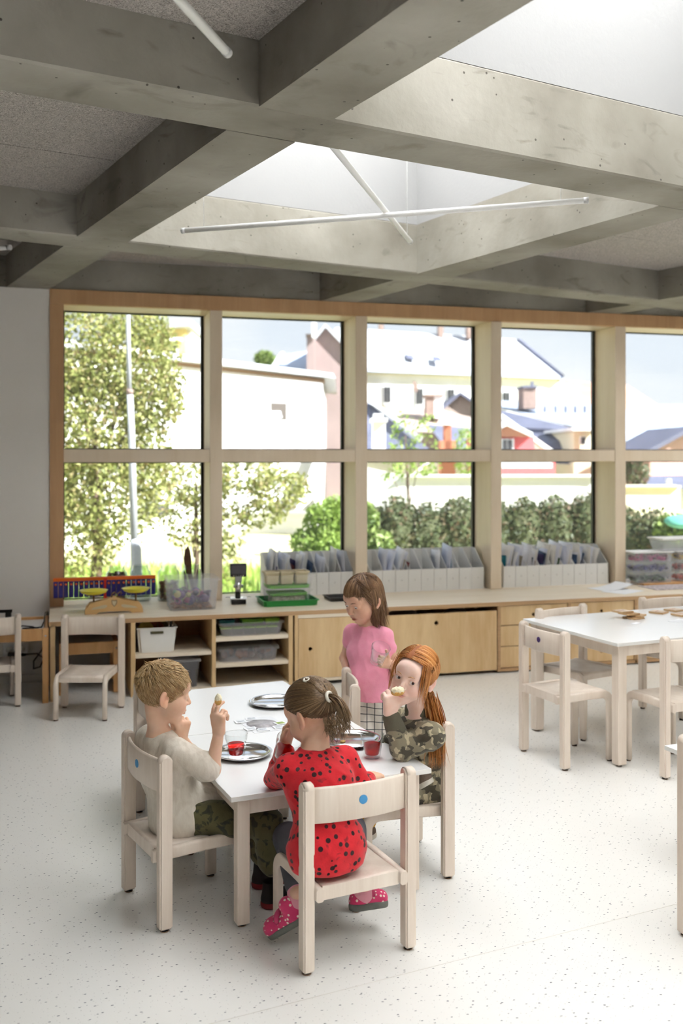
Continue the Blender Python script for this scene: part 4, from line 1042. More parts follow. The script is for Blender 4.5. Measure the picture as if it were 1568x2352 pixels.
# ------------------------------------------------------------------ outside
GZ = -.55
o = obj('ground', box(-60, 110, 7.25, 160, GZ-.3, GZ), plain('grass_ground', srgb(200, 196, 150), .95, noise=.25, nscale=1.5, bump=.8, bscale=8), kind='structure'); o['label'] = 'sunlit lawn and ground outside the windows'
M_SUNW = plain('white_render', (.80, .79, .76, 1), .9, noise=.04, nscale=.6); M_CREAM = plain('cream_render', srgb(236, 226, 196), .9); M_YEL = plain('yellow_render', srgb(240, 214, 140), .9)
M_PINK = plain('pinkish_render', srgb(160, 140, 136), .9, noise=.08, nscale=.8); M_BRN = plain('brown_roof', srgb(184, 164, 154), .85, noise=.12, nscale=2); M_SLATE = plain('slate_roof', srgb(108, 110, 130), .7, noise=.15, nscale=1.5)
M_BLUG = plain('blue_grey_metal_roof', srgb(176, 186, 204), .6, noise=.06, nscale=1); M_BRK = plain('brick_roof', srgb(206, 150, 130), .9, noise=.15, nscale=1.2); M_WROOF = plain('pale_metal_roof', srgb(196, 198, 203), .6)
M_RED = plain('red_render', srgb(214, 110, 114), .9); M_WIN = plain('dark_window', (.05, .05, .055, 1), .2); M_TRIMW = plain('white_trim', (.84, .84, .84, 1), .7); M_CHIM = plain('chimney_brick', srgb(150, 128, 118), .9, noise=.2, nscale=6); M_WOODB = plain('eaves_board', srgb(150, 118, 90), .8)
def slab(pts, th):
    # closed slab: polygon given as (u, v, depth) corners, thickened backwards along the view depth
    bm = bmesh.new(); a = [at(*p) for p in pts]; f = FWD*th
    va = [bm.verts.new(p) for p in a]; vb = [bm.verts.new(p+f) for p in a]
    bm.faces.new(va); bm.faces.new(vb[::-1])
    for i in range(len(a)): j = (i+1) % len(a); bm.faces.new((va[j], va[i], vb[i], vb[j]))
    bmesh.ops.recalc_face_normals(bm, faces=bm.faces); return bm
def rect(u0, u1, v0, v1, d): return [(u0, v0, d), (u1, v0, d), (u1, v1, d), (u0, v1, d)]
def part(t, name, pts, th, mat): return obj(name, slab(pts, th), mat, t)
def win(t, u0, u1, v0, v1, d, frame=M_TRIMW):
    w = part(t, 'window', rect(u0, u1, v0, v1, d), .12, frame)
    iu, iv = (u1-u0)*.14, (v1-v0)*.1; um = (u0+u1)/2
    part(w, 'pane', rect(u0+iu, um-iu*.3, v0+iv, v1-iv, d-.03), .02, M_WIN); part(w, 'pane', rect(um+iu*.3, u1-iu, v0+iv, v1-iv, d-.03), .02, M_WIN)
def gpx(d): return 1045+(CAM_H-GZ)*FPX/d
Z0 = (0, 0, 0)
# white flat-roofed house
t = thing('house', 'white flat-roofed house with one small square window', 'house', Z0)
def wl(u): return 1/(.041667-.00002614*(u-380))
part(t, 'wall', [(60, 790, wl(60)), (740, 874, wl(740)), (740, gpx(wl(740)), wl(740)), (60, gpx(wl(60)), wl(60))], 7, M_SUNW)
part(t, 'eaves_board', [(60, 788, wl(60)-.05), (745, 871, wl(745)-.05), (745, 879, wl(745)-.05), (60, 800, wl(60)-.05)], .5, M_WOODB)
part(t, 'roof', [(60, 768, wl(60)-.4), (765, 858, wl(765)-.4), (770, 868, wl(765)-.4), (60, 787, wl(60)-.4)], 8.5, M_WROOF)
wd = wl(640)
w = part(t, 'window', [(622, 925, wl(622)-.03), (658, 926, wl(658)-.03), (658, 965, wl(658)-.03), (622, 964, wl(622)-.03)], .1, plain('window_stone', srgb(92, 84, 78), .8))
part(w, 'pane', [(622, 944, wl(622)-.06), (644, 944, wl(644)-.06), (648, 960, wl(648)-.06), (622, 960, wl(622)-.06)], .03, plain('painted_reflection', srgb(225, 225, 230), .2))  # reflection put into the pane's pale base colour
part(t, 'window', [(330, 1155, 23), (388, 1158, 24), (388, 1182, 24), (330, 1184, 23)], .12, M_WIN)
# yellow house far behind
t = thing('house', 'far yellow and white house beyond the tree', 'house', Z0)
part(t, 'wall', rect(330, 425, 748, gpx(62), 62), 6, M_YEL); part(t, 'wall', rect(425, 440, 735, gpx(63), 63), 6, M_TRIMW); part(t, 'roof', [(325, 738, 61), (432, 732, 61), (436, 748, 61), (325, 756, 61)], 7, M_WROOF)
part(t, 'balcony', rect(372, 415, 775, 782, 61.4), .8, M_TRIMW); win(t, 385, 408, 790, 812, 61.8)
# pinkish gable house
t = thing('house', 'pinkish gable house with a tall chimney, seen in the second window bay', 'house', Z0)
part(t, 'gable_wall', [(712, gpx(40), 40), (712, 790, 40), (747, 746, 40), (835, 838, 40), (835, gpx(40), 40)], 3, M_PINK)
part(t, 'roof', [(747, 743, 39.7), (838, 838, 39.7), (838, 846, 39.7), (747, 751, 39.7), (714, 792, 39.7), (712, 786, 39.7)], 3.5, M_WROOF)
c_ = part(t, 'chimney', rect(704, 722, 772, 900, 39.5), 1.0, M_PINK); part(c_, 'cap', rect(702, 724, 767, 772, 39.4), 1.2, M_CHIM); part(t, 'flue_pipe', rect(716, 726, 740, 775, 39.2), .2, M_TRIMW)
t = thing('house', 'low house with a blue-grey roof beside the pinkish gable', 'house', Z0)
part(t, 'roof', [(628, 840, 41), (648, 814, 44), (704, 806, 44), (704, 850, 41)], .4, M_BLUG); part(t, 'verge', [(622, 842, 40.8), (645, 808, 43.8), (652, 808, 43.8), (632, 842, 40.8)], .3, M_TRIMW); part(t, 'wall', rect(632, 712, 842, gpx(42), 42), 4, M_SUNW)
# big white house
t = thing('house', 'long white two-storey house with a pale roof and roof windows', 'house', Z0)
def bl(u): return 1/(.022222-.00000459*(u-843))
part(t, 'wall', [(760, 846, bl(760)), (1293, 868, bl(1293)), (1293, gpx(bl(1293)), bl(1293)), (760, gpx(bl(760)), bl(760))], 9, M_SUNW)
part(t, 'roof', [(740, 842, bl(740)-.6), (1294, 866, bl(1294)-.6), (1190, 779, bl(1190)+5), (770, 752, bl(770)+5)], .5, M_WROOF)
part(t, 'gutter', [(760, 845, bl(760)-.65), (1294, 866, bl(1294)-.65), (1294, 870, bl(1294)-.65), (760, 850, bl(760)-.65)], .3, M_BLUG); part(t, 'cornice', [(760, 850, bl(760)-.2), (1290, 870, bl(1290)-.2), (1290, 874, bl(1290)-.2), (760, 856, bl(760)-.2)], .2, M_CREAM)
part(t, 'hip_verge', [(1188, 778, bl(1190)+4.6), (1196, 779, bl(1190)+4.6), (1296, 862, bl(1290)-.8), (1290, 872, bl(1290)-.8)], .5, M_SLATE)
for u, v in ((850, 815), (930, 820), (992, 824)):
    part(t, 'roof_window', [(u, v-6, 47), (u+16, v-5, 47), (u+24, v+5, 46.2), (u+6, v+4, 46.2)], .25, M_SLATE)
for u, v in ((879, 884), (953, 888), (1025, 890), (1152, 897)):
    win(t, u, u+21, v, v+44, bl(u)-.12)
for u in (875, 1012, 1078): part(t, 'chimney', rect(u-5, u+6, 738, 775, 51), .8, M_CHIM)
part(t, 'satellite_dish', [(948, 876, 44), (953, 874, 44), (959, 885, 44), (960, 897, 44), (955, 903, 44), (949, 893, 44)], .15, M_CHIM)
# roofs in front of it
t = thing('house', 'grey-brown roofed house with two chimneys in the third window bay', 'house', Z0)
part(t, 'roof', [(880, 932, 36), (1000, 938, 36), (1110, 966, 36), (1110, 1000, 31), (960, 992, 31)], .5, M_BRN); part(t, 'wall', [(950, 990, 31.6), (1110, 998, 31.6), (1110, gpx(31.6), 31.6), (950, gpx(31.6), 31.6)], 5, M_PINK)
part(t, 'gable', [(1017, 935, 38), (1057, 903, 38), (1110, 938, 38), (1110, 968, 38), (1017, 950, 38)], 4, M_BRN); part(t, 'roof', [(1010, 938, 37.7), (1057, 900, 37.7), (1112, 936, 37.7), (1112, 942, 37.7), (1057, 906, 37.7), (1014, 944, 37.7)], 5, M_SLATE)
c_ = part(t, 'chimney', rect(979, 997, 910, 958, 33), .9, M_CHIM); part(c_, 'cap', rect(976, 1019, 905, 910, 32.9), 1.1, M_CHIM); part(t, 'chimney', rect(997, 1017, 910, 960, 33), .9, M_TRIMW)
t = thing('house', 'dark slate roofed house with a white verge and thin brick chimney', 'house', Z0)
part(t, 'roof', [(835, 922, 29), (855, 928, 29), (985, 1030, 25), (985, 1060, 25), (835, 1060, 25)], .5, M_SLATE); part(t, 'verge', [(845, 922, 28.5), (858, 928, 28.5), (972, 1004, 25), (966, 1014, 25)], .4, M_TRIMW); part(t, 'wall', rect(835, 1100, 1050, gpx(26), 25.6), 4, M_SUNW)
c_ = part(t, 'chimney', rect(856, 885, 968, 1060, 24), .8, M_TRIMW); part(c_, 'cap', rect(852, 890, 960, 968, 23.8), 1.0, M_TRIMW); part(c_, 'cowl', rect(858, 880, 950, 960, 24.1), .5, M_TRIMW)
part(t, 'roof', [(985, 975, 30), (1110, 986, 30), (1110, 1050, 26), (1030, 1040, 26)], .4, M_SLATE)
c_ = part(t, 'chimney', rect(1021, 1036, 976, 1040, 23), .4, plain('red_brick', srgb(176, 110, 86), .9)); part(c_, 'cap', rect(1020, 1036, 968, 976, 22.9), .5, M_TRIMW); part(c_, 'base', rect(1012, 1046, 1012, 1095, 23), .6, plain('red_brick2', srgb(190, 126, 100), .9))
# right-hand houses
t = thing('house', 'large blue-grey metal roof with a brick chimney in the fourth bay', 'house', Z0)
part(t, 'roof', [(1120, 918, 42), (1250, 926, 42), (1400, 930, 42), (1620, 990, 36), (1500, 1030, 30), (1340, 985, 30), (1120, 930, 38)], .4, M_BLUG)
part(t, 'roof', [(1120, 934, 37.5), (1340, 988, 29.8), (1500, 1034, 29.8), (1500, 1075, 28), (1180, 1060, 28), (1120, 980, 33)], .3, M_SLATE)
c_ = part(t, 'chimney', rect(1202, 1232, 890, 938, 36), 1.2, M_CHIM); part(c_, 'cap', rect(1200, 1234, 886, 890, 35.9), 1.4, M_SLATE); part(t, 'chimney', rect(1232, 1248, 890, 938, 36.1), 1.2, M_TRIMW); part(c_, 'flue_pipe', rect(1220, 1225, 876, 886, 36.3), .2, M_SLATE)  # white slab puts the chimney's sunlit right face into the colour
part(t, 'wall', rect(1150, 1500, 1040, gpx(31), 31), 5, M_PINK)
for u in (1250, 1275, 1298, 1320, 1342): part(t, 'snow_guard', rect(u, u+4, 932, 948, 35), .2, M_SLATE)
t = thing('house', 'cream walled little house with a white gutter in the fourth bay', 'house', Z0)
part(t, 'wall', rect(1318, 1372, 988, gpx(28), 27.6), 3, M_CREAM); part(t, 'roof', rect(1314, 1378, 982, 989, 27), 3.8, M_TRIMW); win(t, 1333, 1346, 1002, 1022, 27.4)
t = thing('house', 'small red house with white verge boards at the left of the fourth bay', 'house', Z0)
part(t, 'gable_wall', [(1110, 1090, 22), (1110, 985, 22), (1165, 975, 22), (1225, 1002, 22), (1232, 1090, 22)], 3, M_RED); part(t, 'gable_board', [(1120, 1004, 21.8), (1166, 978, 21.8), (1222, 1003, 21.8)], .2, plain('orange_brown_board', srgb(176, 124, 100), .8))
part(t, 'roof', [(1110, 990, 21.6), (1165, 966, 21.6), (1224, 994, 21.6), (1222, 1003, 21.6), (1165, 977, 21.6), (1110, 1002, 21.6)], 3.6, M_TRIMW); part(t, 'verge', [(1140, 950, 24), (1152, 950, 24), (1272, 1034, 24), (1255, 1034, 24)], .5, M_TRIMW)
part(t, 'roof', [(1215, 1000, 24.6), (1255, 1034, 24.6), (1225, 1050, 24.6), (1205, 1020, 24.6)], .4, M_BRN); part(t, 'wall', [(1190, 1045, 24.8), (1275, 1062, 24.8), (1275, gpx(25), 24.8), (1190, gpx(25), 24.8)], 2, M_RED); win(t, 1150, 1180, 1008, 1035, 21.8)
part(t, 'canopy', rect(1110, 1268, 1062, 1075, 20.8), .8, M_TRIMW)
t = thing('house', 'far hall with a wide brick-red roof at the right', 'house', Z0)
part(t, 'roof', [(1270, 872, 66), (1440, 884, 66), (1580, 975, 60), (1580, 1000, 58), (1270, 940, 58)], .6, M_BRK); part(t, 'wall', rect(1290, 1620, 930, gpx(64), 64), 8, M_CREAM)
t = thing('house', 'pinkish gable with a grey verge at the far right', 'house', Z0)
part(t, 'gable_wall', [(1495, 1040, 24), (1590, 985, 24), (1680, 1040, 24), (1680, gpx(24), 24), (1480, gpx(24), 24)], 3, plain('rose_render', srgb(206, 170, 160), .9)); part(t, 'roof', [(1478, 1038, 23.7), (1590, 978, 23.7), (1700, 1038, 23.7), (1700, 1048, 23.7), (1590, 988, 23.7), (1484, 1046, 23.7)], 3.5, M_SLATE)
t = thing('shed', 'dark roofed shed behind the cream wall at the far right', 'shed', Z0)
part(t, 'roof', [(1470, 1095, 20.5), (1640, 1092, 20.5), (1640, 1122, 19.2), (1455, 1122, 19.2)], .3, M_SLATE); part(t, 'wall', rect(1460, 1640, 1120, gpx(20), 19.6), 1.5, M_SUNW)
t = thing('pipe', 'short white pipe on the shed roof', 'pipe', Z0); part(t, 'pipe', rect(1534, 1542, 1100, 1122, 19), .15, M_TRIMW)
# garden walls
t = thing('garden_wall', 'long white garden wall behind the hedge', 'wall', Z0)
part(t, 'wall', [(820, 1068, 19), (930, 1094, 18.6), (1375, 1094, 18), (1375, gpx(18), 18), (820, gpx(18), 18.6)], .3, M_SUNW); part(t, 'coping', [(925, 1091, 18.5), (1378, 1091, 17.9), (1378, 1096, 17.9), (925, 1096, 18.5)], .45, M_TRIMW)
t = thing('garden_wall', 'cream garden wall in front of the shed at the right', 'wall', Z0)
part(t, 'wall', rect(1400, 1562, 1118, gpx(17), 17), .3, M_CREAM); part(t, 'coping', rect(1398, 1564, 1115, 1119, 16.9), .4, M_CREAM)
t = thing('garden_wall', 'low white wall seen between the two trees', 'wall', Z0)
part(t, 'wall', rect(300, 760, 1180, gpx(26), 26), .3, M_SUNW); part(t, 'coping', rect(298, 762, 1176, 1181, 25.9), .45, M_TRIMW)
# distant hill
bm = bmesh.new(); bmesh.ops.create_icosphere(bm, subdivisions=4, radius=1)
for v in bm.verts: v.co = Vector((v.co.x*60, v.co.y*20, v.co.z*(7+.25*math.sin(v.co.x*40))))
o = obj('hill', bm, plain('wooded_hill', srgb(120, 136, 110), .95, noise=.3, nscale=.3), None, at(1640, 1045, 140)+Vector((0, 0, -1.6)), kind='structure'); o['label'] = 'wooded hill on the skyline'
# street lamp pole
t = thing('lamp_post', 'white tapered lamp post in front of the big tree', 'lamp post', at(313, gpx(9.5), 9.5)); b0 = t.location.copy()
def pp(u, v, d=9.5): return at(u, v, d)-b0
obj('pole', tube([pp(293, 600), pp(294, 760), pp(297, 900)], [.020, .021, .023], 16), M_WROOF, t); obj('pole', tube([pp(298, 900), pp(302, 1000), pp(308, 1240)], [.031, .033, .036], 16), M_WROOF, t)
obj('pole_base', tube([pp(308, 1238), pp(312, 1262), pp(314, 1330), pp(316, gpx(9.5))], [.037, .052, .054, .056], 16), M_WROOF, t); obj('joint_ring', tube([pp(298, 894), pp(298, 906)], .034, 16), M_CHIM, t)

# ---- plants: leaves are real little blades
def leaf_mat(name, cols):
    m, n, l, b = mat_new(name); b.inputs['Roughness'].default_value = .5
    oi = n.new('ShaderNodeNewGeometry'); r = n.new('ShaderNodeValToRGB'); l.new(oi.outputs['Random Per Island'], r.inputs[0])
    el = r.color_ramp.elements
    while len(el) < len(cols): el.new(.5)
    for i, c in enumerate(cols): el[i].position = i/(len(cols)-1); el[i].color = srgb(*c)
    l.new(r.outputs[0], b.inputs['Base Color'])
    tl = n.new('ShaderNodeBsdfTranslucent'); l.new(r.outputs[0], tl.inputs[0])
    mi = n.new('ShaderNodeMixShader'); mi.inputs[0].default_value = .35; l.new(b.outputs[0], mi.inputs[1]); l.new(tl.outputs[0], mi.inputs[2]); l.new(mi.outputs[0], n['Material Output'].inputs[0])
    return m
def leaves(blobs, n, size, seed, shell=.55):
    # blobs: list of (centre, radii); n leaves spread over them; each leaf a folded diamond
    rng = np.random.default_rng(seed); vol = np.array([b[1][0]*b[1][1]*b[1][2] for b in blobs])**(2/3); cnt = np.maximum(1, (n*vol/vol.sum())).astype(int)
    P = []
    for (c, r), k in zip(blobs, cnt):
        d = rng.normal(size=(k, 3)); d /= np.linalg.norm(d, axis=1)[:, None]; s = (shell+(1-shell)*rng.random(k))[:, None]
        P.append(np.array(c)+d*s*np.array(r))
    P = np.concatenate(P); N = len(P)
    a = rng.normal(size=(N, 3)); a[:, 2] -= .5; a /= np.linalg.norm(a, axis=1)[:, None]; b = np.cross(a, rng.normal(size=(N, 3))); b /= np.linalg.norm(b, axis=1)[:, None]; c = np.cross(a, b)
    L = (size*(.6+.8*rng.random(N)))[:, None]; Wd = L*.33
    V = np.stack([P-a*L*.5, P+b*Wd+c*Wd*.4, P+a*L*.5, P-b*Wd+c*Wd*.4], 1).reshape(-1, 3); F = np.arange(4*N).reshape(-1, 4)
    F = np.concatenate([F[:, [0, 1, 2]], F[:, [0, 2, 3]]]); me = bpy.data.meshes.new('leaves')
    me.from_pydata([tuple(v) for v in V], [], [tuple(f) for f in F]); me.update(); return me
def tree(name, label, cat, base, blobs, n, size, mat, seed, trunk_r=.09, group=None, branches=5):
    t = thing(name, label, cat, base, 0, group); base = Vector(base); rnd = random.Random(seed)
    bl = [(tuple(Vector(c)-base), r) for c, r in blobs]
    f = obj('foliage', leaves(bl, n, size, seed), mat, t)
    if trunk_r:
        top = Vector(bl[0][0]); bm = bmesh.new(); add_tube(bm, [(0, 0, 0), top*.4+Vector((.05, 0, 0)), top], [trunk_r, trunk_r*.8, trunk_r*.4], 10); obj('trunk', bm, M_BARK, t)
        for k in range(min(branches, len(bl))):
            p = Vector(bl[k][0]); q = top*rnd.uniform(.4, .8); obj('branch', tube([q, (p+q)/2+Vector((0, 0, .1)), p], [trunk_r*.4, trunk_r*.28, trunk_r*.12], 6), M_BARK, t)
    return t
M_BARK = plain('bark', srgb(110, 90, 76), .9, noise=.2, nscale=12)
L_OLIVE = leaf_mat('olive_leaf', [(112, 122, 60), (154, 160, 88), (200, 198, 128), (136, 144, 74), (182, 160, 118)]); L_GRN = leaf_mat('green_leaf', [(84, 108, 50), (124, 146, 72), (160, 176, 98)]); L_LIME = leaf_mat('lime_leaf', [(120, 150, 64), (168, 188, 98), (144, 170, 80)])
L_HEDGE = leaf_mat('hedge_leaf', [(70, 82, 54), (94, 106, 68), (116, 124, 82), (134, 106, 86)]); L_DK = leaf_mat('dark_leaf', [(84, 94, 70), (110, 118, 84), (140, 106, 94)])
def bb(u, v, d, rx, rz, ry=None): return (tuple(at(u, v, d)), (rx, ry or rx, rz))
tree('tree', 'big olive-green leafy tree filling the left window bay', 'tree', at(215, gpx(12), 12), [bb(215, 980, 12, .75, .9), bb(180, 800, 12, .7, .75), bb(300, 830, 12.2, .65, .7), bb(350, 900, 12, .42, .5), bb(250, 1130, 12, .8, .7), bb(170, 1230, 11.8, .6, .6), bb(330, 1010, 12.1, .35, .35), bb(120, 1000, 12, .7, 1.1), bb(345, 760, 12.3, .3, .3), bb(395, 925, 12, .16, .3), bb(330, 1100, 12, .4, .3)], 21000, .062, L_OLIVE, 3, .08, 'leafy trees outside')
tree('tree', 'slender-branched tree reaching across the second window bay', 'tree', at(440, gpx(13), 13), [bb(450, 1110, 13, .5, .35), bb(560, 1090, 13, .6, .28), bb(640, 1130, 13, .45, .3), bb(430, 1190, 13, .35, .45), bb(600, 1180, 13, .35, .2), bb(530, 1210, 13, .25, .4), bb(520, 1290, 13, .2, .25), bb(680, 1110, 13, .2, .15)], 4600, .06, L_OLIVE, 4, .04, 'leafy trees outside')
tree('bush', 'bright lime-green bush at the right of the second bay', 'bush', at(760, gpx(14), 14), [bb(745, 1200, 14, .30, .34), bb(772, 1180, 14, .22, .26), bb(708, 1245, 14, .28, .2), bb(760, 1270, 13.8, .35, .3)], 3000, .078, L_LIME, 5, .03, 'bushes outside')
tree('bush', 'low leafy shrub by the left end of the hedge', 'bush', at(850, gpx(13), 13), [bb(838, 1205, 13, .2, .3), bb(862, 1250, 13, .25, .2)], 900, .1, L_GRN, 6, .03, 'bushes outside')
tree('tree', 'thin young tree with yellowish leaves in the third bay', 'tree', at(940, gpx(16), 16), [bb(930, 1000, 16, .28, .45), bb(980, 1010, 16, .2, .45), bb(950, 1070, 16, .5, .2), bb(900, 1095, 16, .25, .1)], 420, .075, L_LIME, 7, .025, 'leafy trees outside')
tree('tree', 'yellow-green treetop beside the thin brick chimney', 'tree', at(1070, gpx(20), 20), [bb(1070, 1025, 20, .3, .4), bb(1075, 1070, 20, .3, .25)], 450, .08, L_LIME, 8, .03, 'leafy trees outside')
tree('tree', 'round far tree above the flat roof', 'tree', at(608, gpx(45), 45), [bb(608, 825, 45, .5, .4)], 400, .2, L_GRN, 9, .1, 'leafy trees outside')
tree('tree', 'dark bushy tree at the left of the fifth bay', 'tree', at(1460, gpx(18.5), 18.5), [bb(1460, 1085, 18.5, .28, .28), bb(1445, 1065, 18.5, .2, .2)], 700, .09, L_DK, 10, .04, 'leafy trees outside')
def hedge(label, u0, u1, v0, d, n, seed, mat, jit=.12):
    a, b = at(u0, v0, d), at(u1, v0, d); t = thing('hedge', label, 'hedge', (a+b)/2*1.0-Vector((0, 0, (a.z+b.z)/2-GZ)), 0, 'clipped hedges'); base = t.location.copy()
    k = max(2, int((b-a).length/.45)); rnd = random.Random(seed); H = a.z-GZ; bl = []
    for i in range(k+1):
        p = a+(b-a)*i/k; bl.append((tuple(Vector((p.x, p.y, GZ+H*.5+rnd.uniform(-jit, jit)*.5))-base), (.42, .42, H*.5+rnd.uniform(0, jit))))
    obj('foliage', leaves(bl, int(n*1.7), .06, seed, .8), mat, t)
    bm = bmesh.new()
    for c, r in bl:
        q = bmesh.ops.create_icosphere(bm, subdivisions=2, radius=1); bmesh.ops.transform(bm, matrix=Matrix.Translation(c) @ Matrix.Diagonal((r[0]*.82, r[1]*.82, r[2]*.86, 1)), verts=q['verts'])
    obj('branch_core', bm, plain('hedge_core', srgb(86, 90, 62), .95), t)
hedge('clipped green and reddish hedge behind the magazine files', 840, 1420, 1146, 14.5, 13000, 31, L_HEDGE); hedge('rounded dark hedge below the cream wall in the fifth bay', 1440, 1520, 1180, 13.5, 2600, 32, L_HEDGE)
tree('bush', 'green bush beside the turquoise sheet in the fifth bay', 'bush', at(1560, gpx(13), 13), [bb(1550, 1215, 13, .3, .2), bb(1600, 1230, 13, .3, .2)], 900, .09, L_GRN, 12, .02, 'bushes outside')
lump('turquoise_sheet', 'turquoise garden sheet heaped over a bush at the right edge', 'sheet', at(1572, 1200, 12.6), (.26, .2, .09), (0, 0, 0, 1), 5, plain('turquoise_plastic', srgb(110, 186, 166), .6))
# tufts of long grass on the lawn
rng = np.random.default_rng(5); N = 5000
gx = rng.uniform(0, 1, N); P = []
for i in range(N):
    d = rng.uniform(10.5, 17.5); u = rng.uniform(150, 830); p = at(u, 1045, d); P.append((p.x, p.y, GZ))
P = np.array(P); h = rng.uniform(.12, .32, N)[:, None]*np.array([[0, 0, 1]])+rng.normal(0, .06, (N, 3))*[1, 1, 0]; w = rng.normal(0, .018, (N, 3))*[1, 1, 0]
V = np.stack([P-w, P+w, P+h], 1).reshape(-1, 3); me = bpy.data.meshes.new('grass'); me.from_pydata([tuple(v) for v in V], [], [tuple(f) for f in np.arange(3*N).reshape(-1, 3)])
o = obj('long_grass', me, leaf_mat('grass_blade', [(120, 160, 60), (170, 196, 90), (196, 206, 120)]), kind='stuff'); o['label'] = 'long bright green grass on the lawn'; o['category'] = 'grass'
# ------------------------------------------------------------------ people: bodies grown as one smooth implicit surface
def V3(p): return np.array((p[0], p[1], p[2]), dtype=np.float64)
def nrm(v): v = np.asarray(v, float); return v/math.sqrt(v[0]*v[0]+v[1]*v[1]+v[2]*v[2])
class Field:
    def __init__(s, lo, hi, vox):
        s.lo = np.asarray(lo, float); s.vox = vox; s.n = np.ceil((np.asarray(hi)-s.lo)/vox).astype(int)+1; s.D = np.full(s.n, .05, np.float32)
    def win(s, c0, c1, m):
        a = np.clip(np.floor((np.minimum(c0, c1)-m-s.lo)/s.vox).astype(int), 0, s.n); b = np.clip(np.ceil((np.maximum(c0, c1)+m-s.lo)/s.vox).astype(int)+1, 0, s.n)
        if np.any(b-a < 1): return None, None
        ax = [(s.lo[i]+s.vox*np.arange(a[i], b[i])).astype(np.float32) for i in range(3)]
        return tuple(slice(a[i], b[i]) for i in range(3)), np.meshgrid(*ax, indexing='ij', sparse=True)
    def _mix(s, sl, d, k, op):
        A = s.D[sl]
        if op == 'sub': h = np.clip(.5-.5*(A+d)/k, 0, 1); s.D[sl] = A*(1-h)+(-d)*h+k*h*(1-h)
        else: h = np.clip(.5+.5*(A-d)/k, 0, 1); s.D[sl] = A*(1-h)+d*h-k*h*(1-h)
    def cone(s, a, b, ra, rb, k=.012, op='add'):
        a, b = V3(a), V3(b); m = max(ra, rb)+k+3*s.vox; sl, G = s.win(a, b, m)
        if sl is None: return
        ba = b-a; L2 = float(ba@ba)+1e-12; pa = [G[i]-a[i] for i in range(3)]
        h = np.clip((pa[0]*ba[0]+pa[1]*ba[1]+pa[2]*ba[2])/L2, 0, 1)
        d = np.sqrt(sum((pa[i]-ba[i]*h)**2 for i in range(3)))-(ra+(rb-ra)*h); s._mix(sl, d.astype(np.float32), k, op)
    def ell(s, c, r, R=None, k=.012, op='add'):
        c = V3(c); r = np.asarray(r, float); m = r.max()+k+3*s.vox; sl, G = s.win(c, c, m)
        if sl is None: return
        p = [G[i]-c[i] for i in range(3)]
        if R is not None: p = [p[0]*R[0, i]+p[1]*R[1, i]+p[2]*R[2, i] for i in range(3)]
        k0 = np.sqrt(sum((p[i]/r[i])**2 for i in range(3)))+1e-9; k1 = np.sqrt(sum((p[i]/r[i]**2)**2 for i in range(3)))+1e-9
        s._mix(sl, (k0*(k0-1)/k1).astype(np.float32), k, op)
    def plane(s, c, nv, k=.004):
        # remove everything on the side the normal points to
        c, nv = V3(c), nrm(nv); G = np.meshgrid(*[(s.lo[i]+s.vox*np.arange(s.n[i])).astype(np.float32) for i in range(3)], indexing='ij', sparse=True)
        d = (G[0]-c[0])*nv[0]+(G[1]-c[1])*nv[1]+(G[2]-c[2])*nv[2]; h = np.clip(.5-.5*(s.D-d)/k, 0, 1); s.D = (s.D*(1-h)+d*h+k*h*(1-h)).astype(np.float32)
    def wrinkle(s, amp, freq, seed, stretch=(1, 1, 1)):
        rng = np.random.default_rng(seed); G = np.meshgrid(*[(s.lo[i]+s.vox*np.arange(s.n[i])).astype(np.float32) for i in range(3)], indexing='ij', sparse=True)
        w = 0
        for _ in range(5):
            q = rng.normal(size=3)*freq*np.array(stretch); w = w+np.sin(G[0]*q[0]+G[1]*q[1]+G[2]*q[2]+rng.uniform(0, 6.3))*rng.uniform(.5, 1)
        s.D = (s.D+amp*(np.abs(w)/2.2-.5)).astype(np.float32)
    def mesh(s, name, origin):
        D = s.D; I = D < 0; n = D.shape
        cs = np.zeros(np.array(n)-1, np.uint8)
        for dx_ in (0, 1):
            for dy_ in (0, 1):
                for dz_ in (0, 1): cs += I[dx_:n[0]-1+dx_, dy_:n[1]-1+dy_, dz_:n[2]-1+dz_]
        act = np.argwhere((cs > 0) & (cs < 8)); idx = np.full(cs.shape, -1, np.int32); idx[tuple(act.T)] = np.arange(len(act))
        P = np.zeros((len(act), 3)); C = np.zeros(len(act))
        cor = [(0, 0, 0), (1, 0, 0), (0, 1, 0), (1, 1, 0), (0, 0, 1), (1, 0, 1), (0, 1, 1), (1, 1, 1)]
        for i, j in ((0, 1), (2, 3), (4, 5), (6, 7), (0, 2), (1, 3), (4, 6), (5, 7), (0, 4), (1, 5), (2, 6), (3, 7)):
            a = act+cor[i]; b = act+cor[j]; da = D[tuple(a.T)]; db = D[tuple(b.T)]; m = (da < 0) != (db < 0)
            t = np.where(m, da/(da-db+1e-12), 0)[:, None]; P += np.where(m[:, None], a+(b-a)*t, 0); C += m
        P = s.lo+(P/C[:, None])*s.vox
        Q = []
        for ax in range(3):
            sl0 = [slice(None)]*3; sl1 = [slice(None)]*3; sl0[ax] = slice(0, n[ax]-1); sl1[ax] = slice(1, n[ax])
            e = np.argwhere(I[tuple(sl0)] != I[tuple(sl1)]); o1, o2 = (ax+1) % 3, (ax+2) % 3
            ok = (e[:, o1] > 0) & (e[:, o2] > 0) & (e[:, o1] < n[o1]-1) & (e[:, o2] < n[o2]-1); e = e[ok]; ins = I[tuple(e.T)]
            f = []
            for u, v in ((0, 0), (1, 0), (1, 1), (0, 1)):
                c = e.copy(); c[:, o1] -= u; c[:, o2] -= v; f.append(idx[tuple(c.T)])
            f = np.stack(f, 1); f[~ins] = f[~ins][:, ::-1]; Q.append(f)
